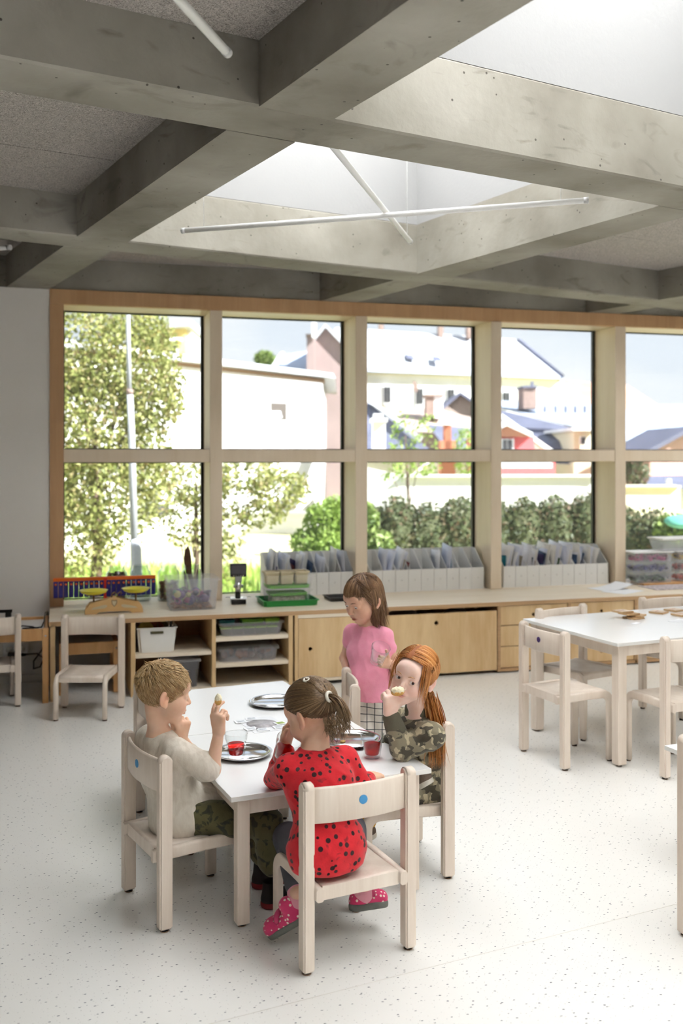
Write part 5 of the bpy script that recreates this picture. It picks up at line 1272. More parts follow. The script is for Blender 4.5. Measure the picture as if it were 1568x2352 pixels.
        Q = np.concatenate(Q); Q = Q[(Q >= 0).all(1)]
        me = bpy.data.meshes.new(name); nv, nf = len(P), len(Q)
        me.vertices.add(nv); me.vertices.foreach_set('co', (P-np.asarray(origin)).astype(np.float32).ravel())
        me.loops.add(nf*4); me.loops.foreach_set('vertex_index', Q.astype(np.int32).ravel()); me.polygons.add(nf)
        me.polygons.foreach_set('loop_start', np.arange(0, nf*4, 4, dtype=np.int32)); me.polygons.foreach_set('loop_total', np.full(nf, 4, np.int32))
        me.update(calc_edges=True); me.validate(); me.polygons.foreach_set('use_smooth', np.ones(nf, bool)); me.update()
        return me, P
def frame(f, up):
    # columns: right, forward, up (as seen by the person)
    f = nrm(f); r = nrm(np.cross(f, up)); u = np.cross(r, f); return np.stack([r, f, u], 1)
def L2W(C, R, s, p): return V3(C)+R @ (np.asarray(p, float)*s)

def skin_mat(name, base, blush):
    m, n, l, b = mat_new(name)
    at_ = n.new('ShaderNodeAttribute'); at_.attribute_name = 'tint'
    t = n.new('ShaderNodeTexCoord'); q = n.new('ShaderNodeTexNoise'); q.inputs['Scale'].default_value = 25; l.new(t.outputs['Object'], q.inputs['Vector'])
    r = n.new('ShaderNodeValToRGB'); r.color_ramp.elements[0].position = .35; r.color_ramp.elements[1].position = .7; r.color_ramp.elements[0].color = base; r.color_ramp.elements[1].color = blush; l.new(q.outputs['Fac'], r.inputs[0])
    mu = n.new('ShaderNodeMixRGB'); mu.blend_type = 'MULTIPLY'; mu.inputs[0].default_value = 1; l.new(r.outputs[0], mu.inputs[1]); l.new(at_.outputs['Color'], mu.inputs[2]); l.new(mu.outputs[0], b.inputs['Base Color'])
    b.inputs['Roughness'].default_value = .5; b.inputs['Subsurface Weight'].default_value = .12; b.inputs['Subsurface Radius'].default_value = (.012, .005, .003); b.inputs['Subsurface Scale'].default_value = .6
    return m
def add_head(F, C, R, s, mouth_open=0.0, eye_open=.0058):
    W = lambda p: L2W(C, R, s, p)
    e = lambda p, r, k=.012, op='add', Rr=None: F.ell(W(p), np.array(r)*s, R if Rr is None else Rr, k*s, op)
    e((0, -.012, .03), (.071, .087, .076)); e((0, .028, -.028), (.058, .052, .066), .02)
    for x in (-1, 1):
        e((x*.032, .046, -.034), (.029, .028, .030), .02)
    e((0, .052, -.083), (.021, .019, .017), .02); e((0, .064, .03), (.05, .022, .035), .02)
    for x in (-1, 1): e((x*.030, .086, .000), (.017, .014, .011), .012, 'sub')
    F.cone(W((0, .078, .004)), W((0, .093, -.026)), .0065*s, .0088*s, .008*s)
    for x in (-1, 1): e((x*.0085, .084, -.030), (.0062, .008, .0058), .005)
    for x in (-1, 1): e((x*.0045, .090, -.0365), (.0028, .004, .0028), .002, 'sub')
    e((0, .074, -.052), (.021, .012, .012), .012)
    e((0, .0815, -.0525), (.0165, .006, .0045), .004); e((0, .0795, -.0625), (.014, .0065, .0055), .004)
    if mouth_open: e((0, .084, -.0572), (.014, .014, .0035+.004*mouth_open), .002, 'sub')
    else: e((0, .089, -.0572), (.017, .008, .0012), .003, 'sub')
    for x in (-1, 1):
        # eyelids around the eyeball, opened in the middle
        e((x*.030, .0665, .000), (.0172, .0132, .0142), .005); e((x*.030, .0800, -.0008), (.0122, .0105, eye_open), .003, 'sub')
    for x in (-1, 1):
        a = .35; ca_, sa_ = math.cos(a*x), math.sin(a*x); E = R @ np.array([[ca_, -sa_, 0], [sa_, ca_, 0], [0, 0, 1]])
        e((x*.073, -.014, -.006), (.0075, .019, .029), .006, 'add', E); e((x*.0800, -.007, -.003), (.0068, .011, .017), .003, 'sub', E); e((x*.076, -.001, -.008), (.006, .004, .006), .002, 'sub', E); e((x*.073, -.006, -.030), (.006, .009, .010), .006, 'add', E)
def tint_head(P, C, R, s, lips=(.80, .50, .50)):
    q = (P-V3(C)) @ R/s; col = np.ones((len(P), 4), np.float32)
    def blend(c, r, tint, soft=1.0):
        d = np.sqrt((((q-np.array(c))/np.array(r))**2).sum(1)); w = np.clip(1.5-d, 0, 1)[:, None]*soft; col[:, :3] = col[:, :3]*(1-w)+np.array(tint)*w
    for x in (-1, 1): blend((x*.040, .055, -.034), (.022, .03, .020), (1.0, .84, .82), .7); blend((x*.078, -.012, -.006), (.012, .02, .028), (1.0, .80, .76), .7)
    blend((0, .095, -.028), (.010, .012, .009), (1, .86, .83), .7)
    blend((0, .083, -.0525), (.0165, .010, .0042), lips); blend((0, .081, -.0625), (.014, .010, .0052), lips); blend((0, .080, -.0575), (.015, .007, .0022), (.32, .16, .16))
    for x in (-1, 1): blend((x*.0045, .090, -.037), (.003, .005, .003), (.35, .2, .2)); blend((x*.030, .078, .0045), (.0125, .010, .002), (.55, .42, .36), .8)
    return col
def eyes(parent, org, C, R, s, iris, look=(0, 0)):
    for x in (-1, 1):
        bm = bmesh.new(); bmesh.ops.create_uvsphere(bm, u_segments=24, v_segments=16, radius=.0125*s)
        g = look[0]; gz = look[1]; d = Vector((math.sin(g), math.cos(g), gz)).normalized()
        for f in bm.faces:
            c = f.calc_center_median().normalized(); a = c.dot(d); f.smooth = True
            f.material_index = 2 if a > .962 else (1 if a > .86 else 0)
        Mx = Matrix([[R[i, j] for j in range(3)] for i in range(3)]).to_4x4(); p = L2W(C, R, s, (x*.030, .0663, -.0002))
        bm.transform(Matrix.Translation(Vector(p)-Vector(org)) @ Mx)
        obj('eye', bm, [plain('eye_white', srgb(232, 226, 222), .15), plain('iris_'+iris, srgb(*{'brown': (78, 50, 34), 'blue': (90, 110, 130)}[iris]), .15), plain('pupil', (.005, .005, .005, 1), .1)], parent)
        # brow
def brows(parent, org, C, R, s, mat):
    for x in (-1, 1):
        pts = [Vector(L2W(C, R, s, (x*a, b, c)))-Vector(org) for a, b, c in ((.014, .0855, .0185), (.024, .0845, .0225), (.036, .078, .0225), (.046, .069, .017))]
        obj('eyebrow', tube(pts, [.0014*s, .0026*s, .0022*s, .0008*s], 6), mat, parent)
def hand_parts(F, wrist, dirv, tv, nv, curl, s=1.0, thumb=(.6, .7, .45), tcurl=.5, k=.004, spread=.0):
    # dirv: wrist to knuckles; tv: towards the thumb; nv: the way the palm faces
    wrist, dirv = V3(wrist), nrm(dirv); tv = nrm(np.asarray(tv)-dirv*np.dot(tv, dirv)); nv0 = np.cross(dirv, tv); nv = nv0 if np.dot(nv0, nv) > 0 else -nv0
    ln = [(.021, .014, .011), (.023, .016, .012), (.021, .015, .011), (.016, .011, .010)]; tips = []
    for i in range(4):
        b = wrist+(dirv*(.052-.003*abs(i-1.2))+tv*(.0205-.0135*i))*s
        F.cone(wrist+tv*(.008-.006*i)*s+dirv*.006*s, b, .0125*s, .0088*s, .008*s)
        d = nrm(dirv+tv*(1.5-i)*spread); p = b; a = 0; c = curl[i] if isinstance(curl, (list, tuple)) else curl
        for j, (L, br) in enumerate(zip(ln[i], (.9, 1.15, .8))):
            a += c*br; dd = d*math.cos(a)+nv*math.sin(a); q = p+dd*L*s; F.cone(p, q, (.0067-.0005*j)*s, (.0062-.0006*j)*s, .0012*s); p = q
        tips.append(p)
    b = wrist+(dirv*.016+tv*.018)*s; d = nrm(dirv*thumb[0]+tv*thumb[1]+nv*thumb[2]); F.cone(wrist+dirv*.012*s, b+d*.012*s, .0125*s, .0095*s, .006*s); p = b+d*.010*s
    axd = nrm(dirv*1.0+nv*.5-tv*.2)
    for j, L in enumerate((.020, .017)):
        d = nrm(d+axd*tcurl*(j+.3)); q = p+d*L*s; F.cone(p, q, (.0082-.0008*j)*s, (.0074-.0012*j)*s, .003*s); p = q
    return tips, p
def torso(F, J, g, k=.03):
    F.cone(J['hipL'], J['hipR'], .062+g, .062+g, k); F.cone(J['pelvis'], J['chest'], .068+g, .070+g, k); r = nrm(V3(J['shR'])-V3(J['shL']))
    F.cone(V3(J['chest'])-r*.035, V3(J['chest'])+r*.035, .066+g, .066+g, k)
    up = V3(J['neck']); F.cone(V3(J['chest']), up-(up-V3(J['chest']))*.18, .060+g, .045+g, k)
    F.cone(V3(J['shL']), V3(J['shR']), .034+g, .034+g, k)
def limb(F, a, b, c, ra, rb, rc, g=0, k=.018): F.cone(a, b, ra+g, rb+g, k); F.cone(b, c, rb+g, rc+g, k)
def hair_mat(name, cols, rough=.38):
    m, n, l, b = mat_new(name); g = n.new('ShaderNodeNewGeometry'); r = n.new('ShaderNodeValToRGB'); l.new(g.outputs['Random Per Island'], r.inputs[0]); el = r.color_ramp.elements
    while len(el) < len(cols): el.new(.5)
    for i, c in enumerate(cols): el[i].position = i/(len(cols)-1); el[i].color = srgb(*c)
    l.new(r.outputs[0], b.inputs['Base Color']); b.inputs['Roughness'].default_value = rough; b.inputs['Specular IOR Level'].default_value = .45
    return m
SC, SR = np.array((0, -.012, .03)), np.array((.0735, .0895, .0785))
def push(p, off):
    q = (p-SC)/(SR+off); m = math.sqrt(q[0]*q[0]+q[1]*q[1]+q[2]*q[2]); return SC+(p-SC)/m if m < 1 else p
class Strands:
    def __init__(s): s.V = []; s.F = []; s.ncap = 0
    def add(s, pts, r, side=3):
        pts = np.asarray(pts); n = len(pts); base = len(s.V); ref = np.array((.31, .52, .79))
        t = np.empty_like(pts); t[1:-1] = pts[2:]-pts[:-2]; t[0] = pts[1]-pts[0]; t[-1] = pts[-1]-pts[-2]
        a = np.cross(t, ref); a /= np.sqrt((a*a).sum(1))[:, None]+1e-9; b = np.cross(t, a); b /= np.sqrt((b*b).sum(1))[:, None]+1e-9
        f = np.arange(n)/(n-1); rr = r*(.55+.45*np.minimum(1, f*4))*np.where(f < .6, 1, np.maximum(.08, (1-f)/.4))
        an = 2*math.pi*np.arange(side)/side
        s.V.extend((pts[:, None, :]+(a[:, None, :]*np.cos(an)[None, :, None]+b[:, None, :]*np.sin(an)[None, :, None])*rr[:, None, None]).reshape(-1, 3))
        for i in range(n-1):
            q = base+i*side
            for k in range(side): k2 = (k+1) % side; s.F.append((q+k, q+k2, q+side+k2, q+side+k))
    def cap(s, keep, off=.004, nu=96, nv=64):
        # scalp cover under the strands, where keep(p) is true
        idx = {}; base = len(s.V)
        for i in range(nu):
            for j in range(nv+1):
                a = 2*math.pi*i/nu; b = math.pi*j/nv; d = np.array((math.sin(b)*math.cos(a), math.sin(b)*math.sin(a), math.cos(b))); idx[i, j] = len(s.V); s.V.append(SC+d*(SR+off))
        for i in range(nu):
            for j in range(nv):
                q = [idx[i, j], idx[(i+1) % nu, j], idx[(i+1) % nu, j+1], idx[i, j+1]]
                if keep(sum(s.V[k] for k in q)/4): s.F.append(tuple(q[::-1])); s.ncap += 1
    def obj(s, name, mat, parent, C, R, sc, org):
        V = (np.array(s.V)*sc) @ R.T+V3(C)-V3(org); me = bpy.data.meshes.new(name); me.from_pydata(V.tolist(), [], s.F); me.update()
        me.polygons.foreach_set('use_smooth', np.ones(len(me.polygons), bool)); mi = np.zeros(len(me.polygons), np.int32); mi[:s.ncap] = 1
        me.materials.append(mat[0]); me.materials.append(mat[1]); me.polygons.foreach_set('material_index', mi); me.update(); return obj(name, me, None, parent)
def add_wisps(H, n, rng, zlo, zhi, xw, r=.0009):
    # fine short hairs at the nape, drawn in towards the middle
    for i in range(n):
        x = rng.uniform(-xw, xw); p = push(np.array((x, -.09, rng.uniform(zlo, zhi))), .002); pts = [p]; d = np.array((-x*3+rng.normal(0, .25), .25, -1.0)); m = int(rng.uniform(3, 8))
        for k in range(m): d = nrm(d+rng.normal(0, .10, 3)); p = push(p+d*.0062, .0015); pts.append(p)
        H.add(pts, r)
def roots(n, keep, rng):
    out = []
    while len(out) < n:
        d = rng.normal(size=3); d /= np.linalg.norm(d); p = SC+d*SR
        if keep(p): out.append(p)
    return out
def flow(p, dirf, n, step, off, rng, jit=.15, stick=False):
    pts = [p]; d = None
    for i in range(n):
        t = dirf(p, i/n)+rng.normal(0, jit, 3)*.3; t = t/np.linalg.norm(t); d = t if d is None else nrm(d*.5+t*.5); p = push(p+d*step, off)
        if stick and p[2] > -.02:
            q = (p-SC)/(SR+off); p = SC+(p-SC)/math.sqrt(q[0]*q[0]+q[1]*q[1]+q[2]*q[2])
        pts.append(p)
    return pts
def shoe(parent, org, heel, toe, up, mat, sole, name='shoe', w=.026, h=.04, vox=.0025, strap=None):
    heel, toe, up = V3(heel), V3(toe), nrm(up); f = nrm(toe-heel); up = nrm(up-f*np.dot(up, f)); r = np.cross(f, up); L = np.linalg.norm(toe-heel); R = np.stack([r, f, up], 1); c = (heel+toe)/2
    lo = np.minimum(heel, toe)-.075; hi = np.maximum(heel, toe)+.075
    F = Field(lo, hi, vox); F.cone(heel+f*.028+up*.014, toe-f*.028+up*.012, w, w*.98, .01); F.cone(heel+f*.028+up*.02, heel+f*.034+up*h*1.15, w*.92, w*.86, .01); F.ell(toe-f*.03+up*.02, (w*.95, .03, .022), R, .012)
    F.plane(c-up*.0005, -up, .002); me, _ = F.mesh('upper', org); me.materials.append(mat); sh = bpy.data.objects.new(name, me); link(sh, parent); sh.location = (0, 0, 0)
    F = Field(lo, hi, vox); F.cone(heel+f*.028+up*.002, toe-f*.028+up*.002, w*1.08, w*1.06, .004); F.plane(c+up*.012, up, .003); F.plane(c-up*.010, -up, .003); me, _ = F.mesh('sole', org); me.materials.append(sole); so = obj('sole', me, None, sh)
    if strap:
        F = Field(lo, hi, vox); m = heel+f*L*.52+up*(h*.75); F.ell(m, (w*1.12, .016, h*.42), R, .004); F.ell(m-up*.008, (w*.95, .03, h*.40), R, .004, 'sub'); F.plane(m-up*.012, -up, .003); me, _ = F.mesh('strap', org); me.materials.append(strap); obj('strap', me, None, sh)
    return sh
def make_body(name, label, J, head, skin, builder, vox=.0027, lips=(.80, .50, .50), mouth=0.0, eye=.0058):
    C, R, s = head; pts = np.array([V3(v) for v in J.values()]); lo = np.minimum(pts.min(0), V3(C)-.13)-.10; hi = np.maximum(pts.max(0), V3(C)+.13)+.10
    F = Field(lo, hi, vox); torso(F, J, 0)
    nb = V3(J['neck']); F.cone(L2W(C, R, s, (0, -.028, -.045)), nb, .034*s, .036*s, .02); F.cone(nb, (V3(J['shL'])+V3(J['shR']))/2, .037, .044, .03)
    builder(F); add_head(F, C, R, s, mouth, eye)
    org = np.array((J['pelvis'][0], J['pelvis'][1], 0.0)) if 'root' not in J else V3(J['root'])
    me, P = F.mesh('body', org); col = tint_head(P, C, R, s, lips)
    ca_ = me.color_attributes.new('tint', 'FLOAT_COLOR', 'POINT'); ca_.data.foreach_set('color', col.ravel()); me.materials.append(skin)
    o = bpy.data.objects.new(name, me); COL.objects.link(o); o.location = org; tag(o, label, 'person', 'children'); return o, org
def cloth(parent, org, name, lo, hi, fn, mat, vox=.0035, wr=None):
    F = Field(lo, hi, vox); fn(F)
    if wr: F.wrinkle(*wr)
    me, _ = F.mesh(name, org); me.materials.append(mat); return obj(name, me, None, parent)
def jb(J, m=.16):
    p = np.array([V3(v) for v in J.values()]); return p.min(0)-m, p.max(0)+m
def bread(label, loc, r, seed):
    t = thing('bread_piece', label, 'bread', loc, 0, 'bread in the children\'s hands')
    rnd = random.Random(seed); bm = bmesh.new(); bmesh.ops.create_icosphere(bm, subdivisions=3, radius=1)
    for v in bm.verts: v.co = Vector((v.co.x*r[0], v.co.y*r[1], v.co.z*r[2]))*(1+.12*math.sin(v.co.x*9+seed)*math.sin(v.co.z*8)+.05*rnd.uniform(-1, 1))
    for f in bm.faces: f.smooth = True
    obj('crumb', bm, plain('bread_crumb_mat', srgb(238, 228, 196), .9, noise=.12, nscale=90, bump=.8, bscale=160), t)
    bm = bmesh.new(); bmesh.ops.create_icosphere(bm, subdivisions=3, radius=1)
    for v in bm.verts: v.co = Vector((v.co.x*r[0]*1.02, v.co.y*r[1]*1.02, v.co.z*r[2]*.98-.003))
    cut(bm, (0, 0, -r[2]*.15), (0, 0, 1)); obj('crust', bm, plain('crust2', srgb(216, 166, 92), .7, noise=.2, nscale=60), t)
    return t
def pattern_mat(name, kind):
    m, n, l, b = mat_new(name); t = n.new('ShaderNodeTexCoord'); b.inputs['Roughness'].default_value = .9; b.inputs['Sheen Weight'].default_value = .15
    def nz(sc, det=3, dist=0, st=None):
        q = n.new('ShaderNodeTexNoise'); q.inputs['Scale'].default_value = sc; q.inputs['Detail'].default_value = det; q.inputs['Distortion'].default_value = dist
        if st: mp_ = n.new('ShaderNodeMapping'); mp_.inputs['Scale'].default_value = st; l.new(t.outputs['Object'], mp_.inputs[0]); l.new(mp_.outputs[0], q.inputs['Vector'])
        else: l.new(t.outputs['Object'], q.inputs['Vector'])
        return q
    def ramp(src, stops, const=True):
        r = n.new('ShaderNodeValToRGB'); r.color_ramp.interpolation = 'CONSTANT' if const else 'LINEAR'; el = r.color_ramp.elements
        while len(el) < len(stops): el.new(.5)
        for i, (p, c) in enumerate(stops): el[i].position = p; el[i].color = c
        l.new(src, r.inputs[0]); return r
    if kind == 'linen': r = ramp(nz(60, 4, .5, (1, 1, .25)).outputs['Fac'], [(.3, srgb(208, 198, 183)), (.65, srgb(226, 218, 205))], False)
    elif kind == 'camo':
        a1 = ramp(nz(24, 1.2, .35, (1, 1, 1.5)).outputs['Fac'], [(0, (0, 0, 0, 1)), (.535, (1, 1, 1, 1))]); a2 = ramp(nz(31, 1.2, .35, (1.4, 1, 1)).outputs['Fac'], [(0, (0, 0, 0, 1)), (.55, (1, 1, 1, 1))])
        r1 = n.new('ShaderNodeMixRGB'); l.new(a2.outputs[0], r1.inputs[0]); r1.inputs[1].default_value = srgb(134, 126, 104); r1.inputs[2].default_value = srgb(186, 174, 144)
        r = n.new('ShaderNodeMixRGB'); l.new(a1.outputs[0], r.inputs[0]); l.new(r1.outputs[0], r.inputs[1]); r.inputs[2].default_value = srgb(78, 73, 60)
    elif kind == 'khaki': r = ramp(nz(34, 1.5, .8).outputs['Fac'], [(0, srgb(92, 88, 56)), (.58, srgb(66, 64, 42)), (.64, srgb(50, 50, 36))])
    elif kind == 'pink': r = ramp(nz(40, 3).outputs['Fac'], [(.3, srgb(246, 156, 182)), (.7, srgb(249, 164, 188))], False)
    elif kind in ('reddots', 'shoedots'):
        v = n.new('ShaderNodeTexVoronoi'); v.inputs['Scale'].default_value = 40 if kind == 'reddots' else 75; v.inputs['Randomness'].default_value = .75; l.new(t.outputs['Object'], v.inputs['Vector'])
        dot = ramp(v.outputs['Distance'], [(0, (1, 1, 1, 1)), (.30 if kind == 'reddots' else .3, (0, 0, 0, 1))])
        base = ramp(nz(30 if kind == 'reddots' else 20, 3).outputs['Fac'], [(.3, srgb(196, 22, 34) if kind == 'reddots' else srgb(206, 50, 100)), (.7, srgb(222, 34, 46) if kind == 'reddots' else srgb(222, 70, 120))], False)
        if kind == 'reddots':
            # soft dark prints between the dots
            sm = ramp(nz(30, 4, .6).outputs['Fac'], [(.60, (0, 0, 0, 1)), (.70, (.75, .75, .75, 1))], False); b2 = n.new('ShaderNodeMixRGB'); l.new(sm.outputs[0], b2.inputs[0]); l.new(base.outputs[0], b2.inputs[1]); b2.inputs[2].default_value = srgb(96, 16, 24); base = b2
        r = n.new('ShaderNodeMixRGB'); l.new(dot.outputs[0], r.inputs[0]); l.new(base.outputs[0], r.inputs[1]); r.inputs[2].default_value = srgb(44, 14, 18) if kind == 'reddots' else srgb(246, 226, 214)
    elif kind == 'check':
        mp_ = n.new('ShaderNodeMapping'); mp_.inputs['Rotation'].default_value = (0, 0, YAW); l.new(t.outputs['Object'], mp_.inputs[0]); sp = n.new('ShaderNodeSeparateXYZ'); l.new(mp_.outputs[0], sp.inputs[0]); outs = []
        for ax in ('X', 'Z', 'Y'):
            a = n.new('ShaderNodeMath'); a.operation = 'MULTIPLY'; a.inputs[1].default_value = 1/.034; l.new(sp.outputs[ax], a.inputs[0]); f = n.new('ShaderNodeMath'); f.operation = 'FRACT'; l.new(a.outputs[0], f.inputs[0]); c = n.new('ShaderNodeMath'); c.operation = 'LESS_THAN'; c.inputs[1].default_value = .11 if ax != 'Y' else .04; l.new(f.outputs[0], c.inputs[0]); outs.append(c)
        mxm = n.new('ShaderNodeMath'); mxm.operation = 'MAXIMUM'; l.new(outs[0].outputs[0], mxm.inputs[0]); l.new(outs[1].outputs[0], mxm.inputs[1])
        r = n.new('ShaderNodeMixRGB'); l.new(mxm.outputs[0], r.inputs[0]); r.inputs[1].default_value = srgb(222, 216, 208); r.inputs[2].default_value = srgb(36, 44, 52)
    l.new(r.outputs[0], b.inputs['Base Color'])
    q = nz(220, 2); bp = n.new('ShaderNodeBump'); bp.inputs['Strength'].default_value = .25; bp.inputs['Distance'].default_value = .002; l.new(q.outputs['Fac'], bp.inputs['Height']); l.new(bp.outputs[0], b.inputs['Normal'])
    return m
M_LINEN, M_CAMO, M_KHAKI, M_PTEE, M_REDD, M_CHECK, M_SHDOT = (pattern_mat('cloth_'+k, k) for k in ('linen', 'camo', 'khaki', 'pink', 'reddots', 'check', 'shoedots'))
M_OLIVE = plain('olive_rib', srgb(96, 92, 76), .9, bump=.3, bscale=200); M_LEGG = plain('grey_leggings', srgb(84, 84, 92), .9); M_SOCK = plain('pink_sock', srgb(232, 160, 176), .95, bump=.4, bscale=250); M_SOLE = plain('grey_sole', srgb(112, 114, 108), .8, bump=.4, bscale=140); M_SHBL = plain('black_shoe', srgb(30, 26, 28), .7); M_SHRED = plain('red_sole', srgb(120, 30, 32), .7)
S_BOY = skin_mat('skin_boy', srgb(228, 184, 154), srgb(236, 196, 170)); S_RED = skin_mat('skin_redhead', srgb(238, 200, 182), srgb(244, 212, 198)); S_PNK = skin_mat('skin_pink_girl', srgb(214, 166, 138), srgb(226, 182, 156)); S_DOT = skin_mat('skin_red_girl', srgb(222, 176, 146), srgb(232, 190, 164))
UPZ = np.array((0, 0, 1.0)); fwd, rgt = V3(FWD), V3(RGT)
def A(u, v, d): return V3(at(u, v, d))
def seat_joints(neck, chest, pelvis, fdir, sw, drop=.028):
    f = nrm((fdir[0], fdir[1], 0)); r = np.array((f[1], -f[0], 0)); neck = V3(neck)
    return dict(neck=neck, chest=V3(chest), pelvis=V3(pelvis), shR=neck+r*sw-UPZ*drop, shL=neck-r*sw-UPZ*drop, hipR=V3(pelvis)+r*.042, hipL=V3(pelvis)-r*.042), f, r

# ================= blond boy
J, f, r = seat_joints(A(366, 1694, 3.345), A(382, 1765, 3.35), A(414, 1862, 3.35), (.964, .263), .098)
J['shR'] = J['shR']+f*.02
J.update(elR=A(487, 1768, 3.27), wrR=A(502, 1683, 3.27), elL=A(446, 1745, 3.46), wrL=A(416, 1692, 3.37), knR=A(612, 1893, 3.31), anR=A(622, 1985, 3.30), knL=A(600, 1868, 3.45), anL=A(600, 1960, 3.45))
HB = (A(377, 1592, 3.33), frame((.975, .10, -.16), UPZ), .95)
def bd(F):
    limb(F, J['shR'], J['elR'], J['wrR'], .032, .025, .0175); limb(F, J['shL'], J['elL'], J['wrL'], .032, .025, .0175)
    limb(F, J['hipR'], J['knR'], J['anR'], .050, .038, .025); limb(F, J['hipL'], J['knL'], J['anL'], .050, .038, .025)
    hand_parts(F, J['wrR'], UPZ*1.0-rgt*.06, -rgt*.7+fwd*.5, fwd*.8-rgt*.4, [.30, .50, 1.0, 1.15], 1.1, (.9, .25, .5), .15)
    hand_parts(F, J['wrL'], UPZ*.85+rgt*.15-fwd*.3, -rgt*.5-fwd*.4, -rgt*.7+fwd*.3, [1.2, 1.25, 1.25, 1.2], 1.05, (.8, .3, .5), .4)
boy, org = make_body('person', 'blond boy in a beige T-shirt holding up a bite of bread', J, HB, S_BOY, bd)
lo, hi = jb(dict(a=J['pelvis'], b=J['neck'], c=J['shR'], d=J['shL'], e=J['elR'], g=J['elL'], h=J['knR']), .14)
def sh(F):
    torso(F, J, .010); F.cone(J['pelvis']-f*.0, J['chest'], .086, .078, .03); F.cone(J['pelvis']-UPZ*.012-f*.012, J['pelvis']+f*.075-UPZ*.005, .094, .086, .03); F.plane(J['pelvis']-UPZ*.066, -UPZ, .01)
    for s_ in 'RL':
        a, b = J['sh'+s_], J['el'+s_]; e = a+(b-a)*.80; F.cone(a, e, .040, .047, .022)
    for s_ in 'RL':
        a, b = J['sh'+s_], J['el'+s_]; F.cone(a+(b-a)*.80, a+(b-a)*.86, .046, .046, .004)
    F.cone(J['neck']+UPZ*.022-f*.004, J['neck']+UPZ*.05-f*.006, .0405, .041, .004, 'sub'); F.ell(J['neck']+UPZ*.045+f*.012, (.043, .043, .03), None, .006, 'sub')
cloth(boy, org, 't_shirt', lo, hi, sh, M_LINEN, .0032, (.0045, 42, 3))
def tr(F):
    limb(F, J['hipR'], J['knR'], J['anR']+UPZ*.005, .060, .053, .042); limb(F, J['hipL'], J['knL'], J['anL'], .060, .053, .042); F.cone(J['hipL'], J['hipR'], .066, .066, .02)
cloth(boy, org, 'trousers', *jb(dict(a=J['pelvis'], b=J['knR'], c=J['anR'], d=J['anL'], e=J['knL']), .1), tr, M_KHAKI, .0035, (.005, 50, 5))
for s_, du in (('R', 0), ('L', 0)):
    a = J['an'+s_]; h = np.array((a[0]-.03, a[1], .011)); shoe(boy, org, h, h+f*.135, UPZ, M_SHBL, M_SHRED, w=.028, h=max(.045, a[2]-.02))
M_HB = hair_mat('blond_hair', [(160, 122, 78), (194, 158, 108), (214, 182, 134), (230, 206, 164)])
rng = np.random.default_rng(1); H = Strands(); keepb = lambda p: p[2] > -.010+.62*p[1]-(.02 if abs(p[0]) > .06 and p[1] < .02 else 0) and p[2] > -.055; H.cap(keepb, .004)
crown = np.array((.01, -.055, .105))
def fb(p, t):
    q = p-crown; nn = (p-SC)/SR**2; nn /= np.linalg.norm(nn); tg = q-nn*np.dot(q, nn); return nrm(tg)+np.cross(nn, nrm(tg))*.45+nn*.12*(1 if p[2] > .06 else .0)+np.array((0, 0, -.2))
for p in roots(4200, keepb, rng):
    top = p[2] > .045; H.add(flow(p, fb, 5, .0062*rng.uniform(.7, 1.3) if top else .0040, rng.uniform(.004, .009) if top else .0035, rng, .9 if top else .25), .0010 if top else .0007)
for i in range(200):      # whorl over the crown
    p = push(crown+np.array((rng.normal(0, .014), rng.normal(0, .014), .0)), .001); dd = nrm(np.array((rng.normal(0, .6), .3+rng.normal(0, .5), -.1))); H.add(flow(p, lambda q, t, dd=dd: dd+np.array((0, 0, -.35*t)), 5, .0062, .0065, rng, .3, True), .0010)
H.obj('hair', (M_HB, plain('blond_under', srgb(140, 106, 68), .6)), boy, HB[0], HB[1], HB[2], org); eyes(boy, org, *HB, 'blue'); brows(boy, org, *HB, M_HB)
bread('bite of white bread pinched between the boy\'s fingers', A(501, 1606, 3.262), (.012, .010, .018), 2)

# ================= red-haired child
J, f, r = seat_joints(A(957, 1652, 3.57), A(960, 1722, 3.62), A(968, 1806, 3.68), (-.95, -.30), .096)
J['shL'] = J['shL']+f*.01+UPZ*-.008
J.update(elL=A(924, 1722, 3.50), wrL=A(896, 1640, 3.455), elR=A(905, 1715, 3.74), wrR=A(870, 1712, 3.72), knL=A(900, 1822, 3.52), anL=A(958, 1800, 3.58), knR=A(872, 1815, 3.68), anR=A(845, 1880, 3.62))
HR_ = (A(951, 1552, 3.50), frame(-fwd*.83-rgt*.50-UPZ*.02, UPZ*.955+rgt*.30), .93)
def bd(F):
    limb(F, J['shR'], J['elR'], J['wrR'], .032, .025, .0175); limb(F, J['shL'], J['elL'], J['wrL'], .032, .025, .0180)
    limb(F, J['hipR'], J['knR'], J['anR'], .050, .038, .025); limb(F, J['hipL'], J['knL'], J['anL'], .050, .038, .025)
    hand_parts(F, J['wrL'], UPZ*.95+rgt*.10-fwd*.05, rgt*.75+fwd*.35, fwd*.45+rgt*.6, [.85, 1.0, 1.05, 1.1], 1.2, (.75, .6, .4), .15)
    hand_parts(F, J['wrR'], -rgt*1.0+fwd*.1, -fwd, -UPZ, .35, .95)
red, org = make_body('person', 'red-haired child in a camouflage sweatshirt biting a piece of bread', J, HR_, S_RED, bd, .0026, (.86, .52, .50), 0.0)
lo, hi = jb(dict(a=J['pelvis'], b=J['neck'], c=J['shR'], d=J['shL'], e=J['elR'], g=J['elL'], h=J['wrL'], i=J['wrR']), .12)
def sh(F):
    torso(F, J, .011); F.cone(J['pelvis'], J['chest'], .084, .080, .03)
    for s_ in 'LR':
        a, b, c = J['sh'+s_], J['el'+s_], J['wr'+s_]; F.cone(a, b, .043, .041, .022); F.cone(b, b+(c-b)*.62, .040, .034, .014)
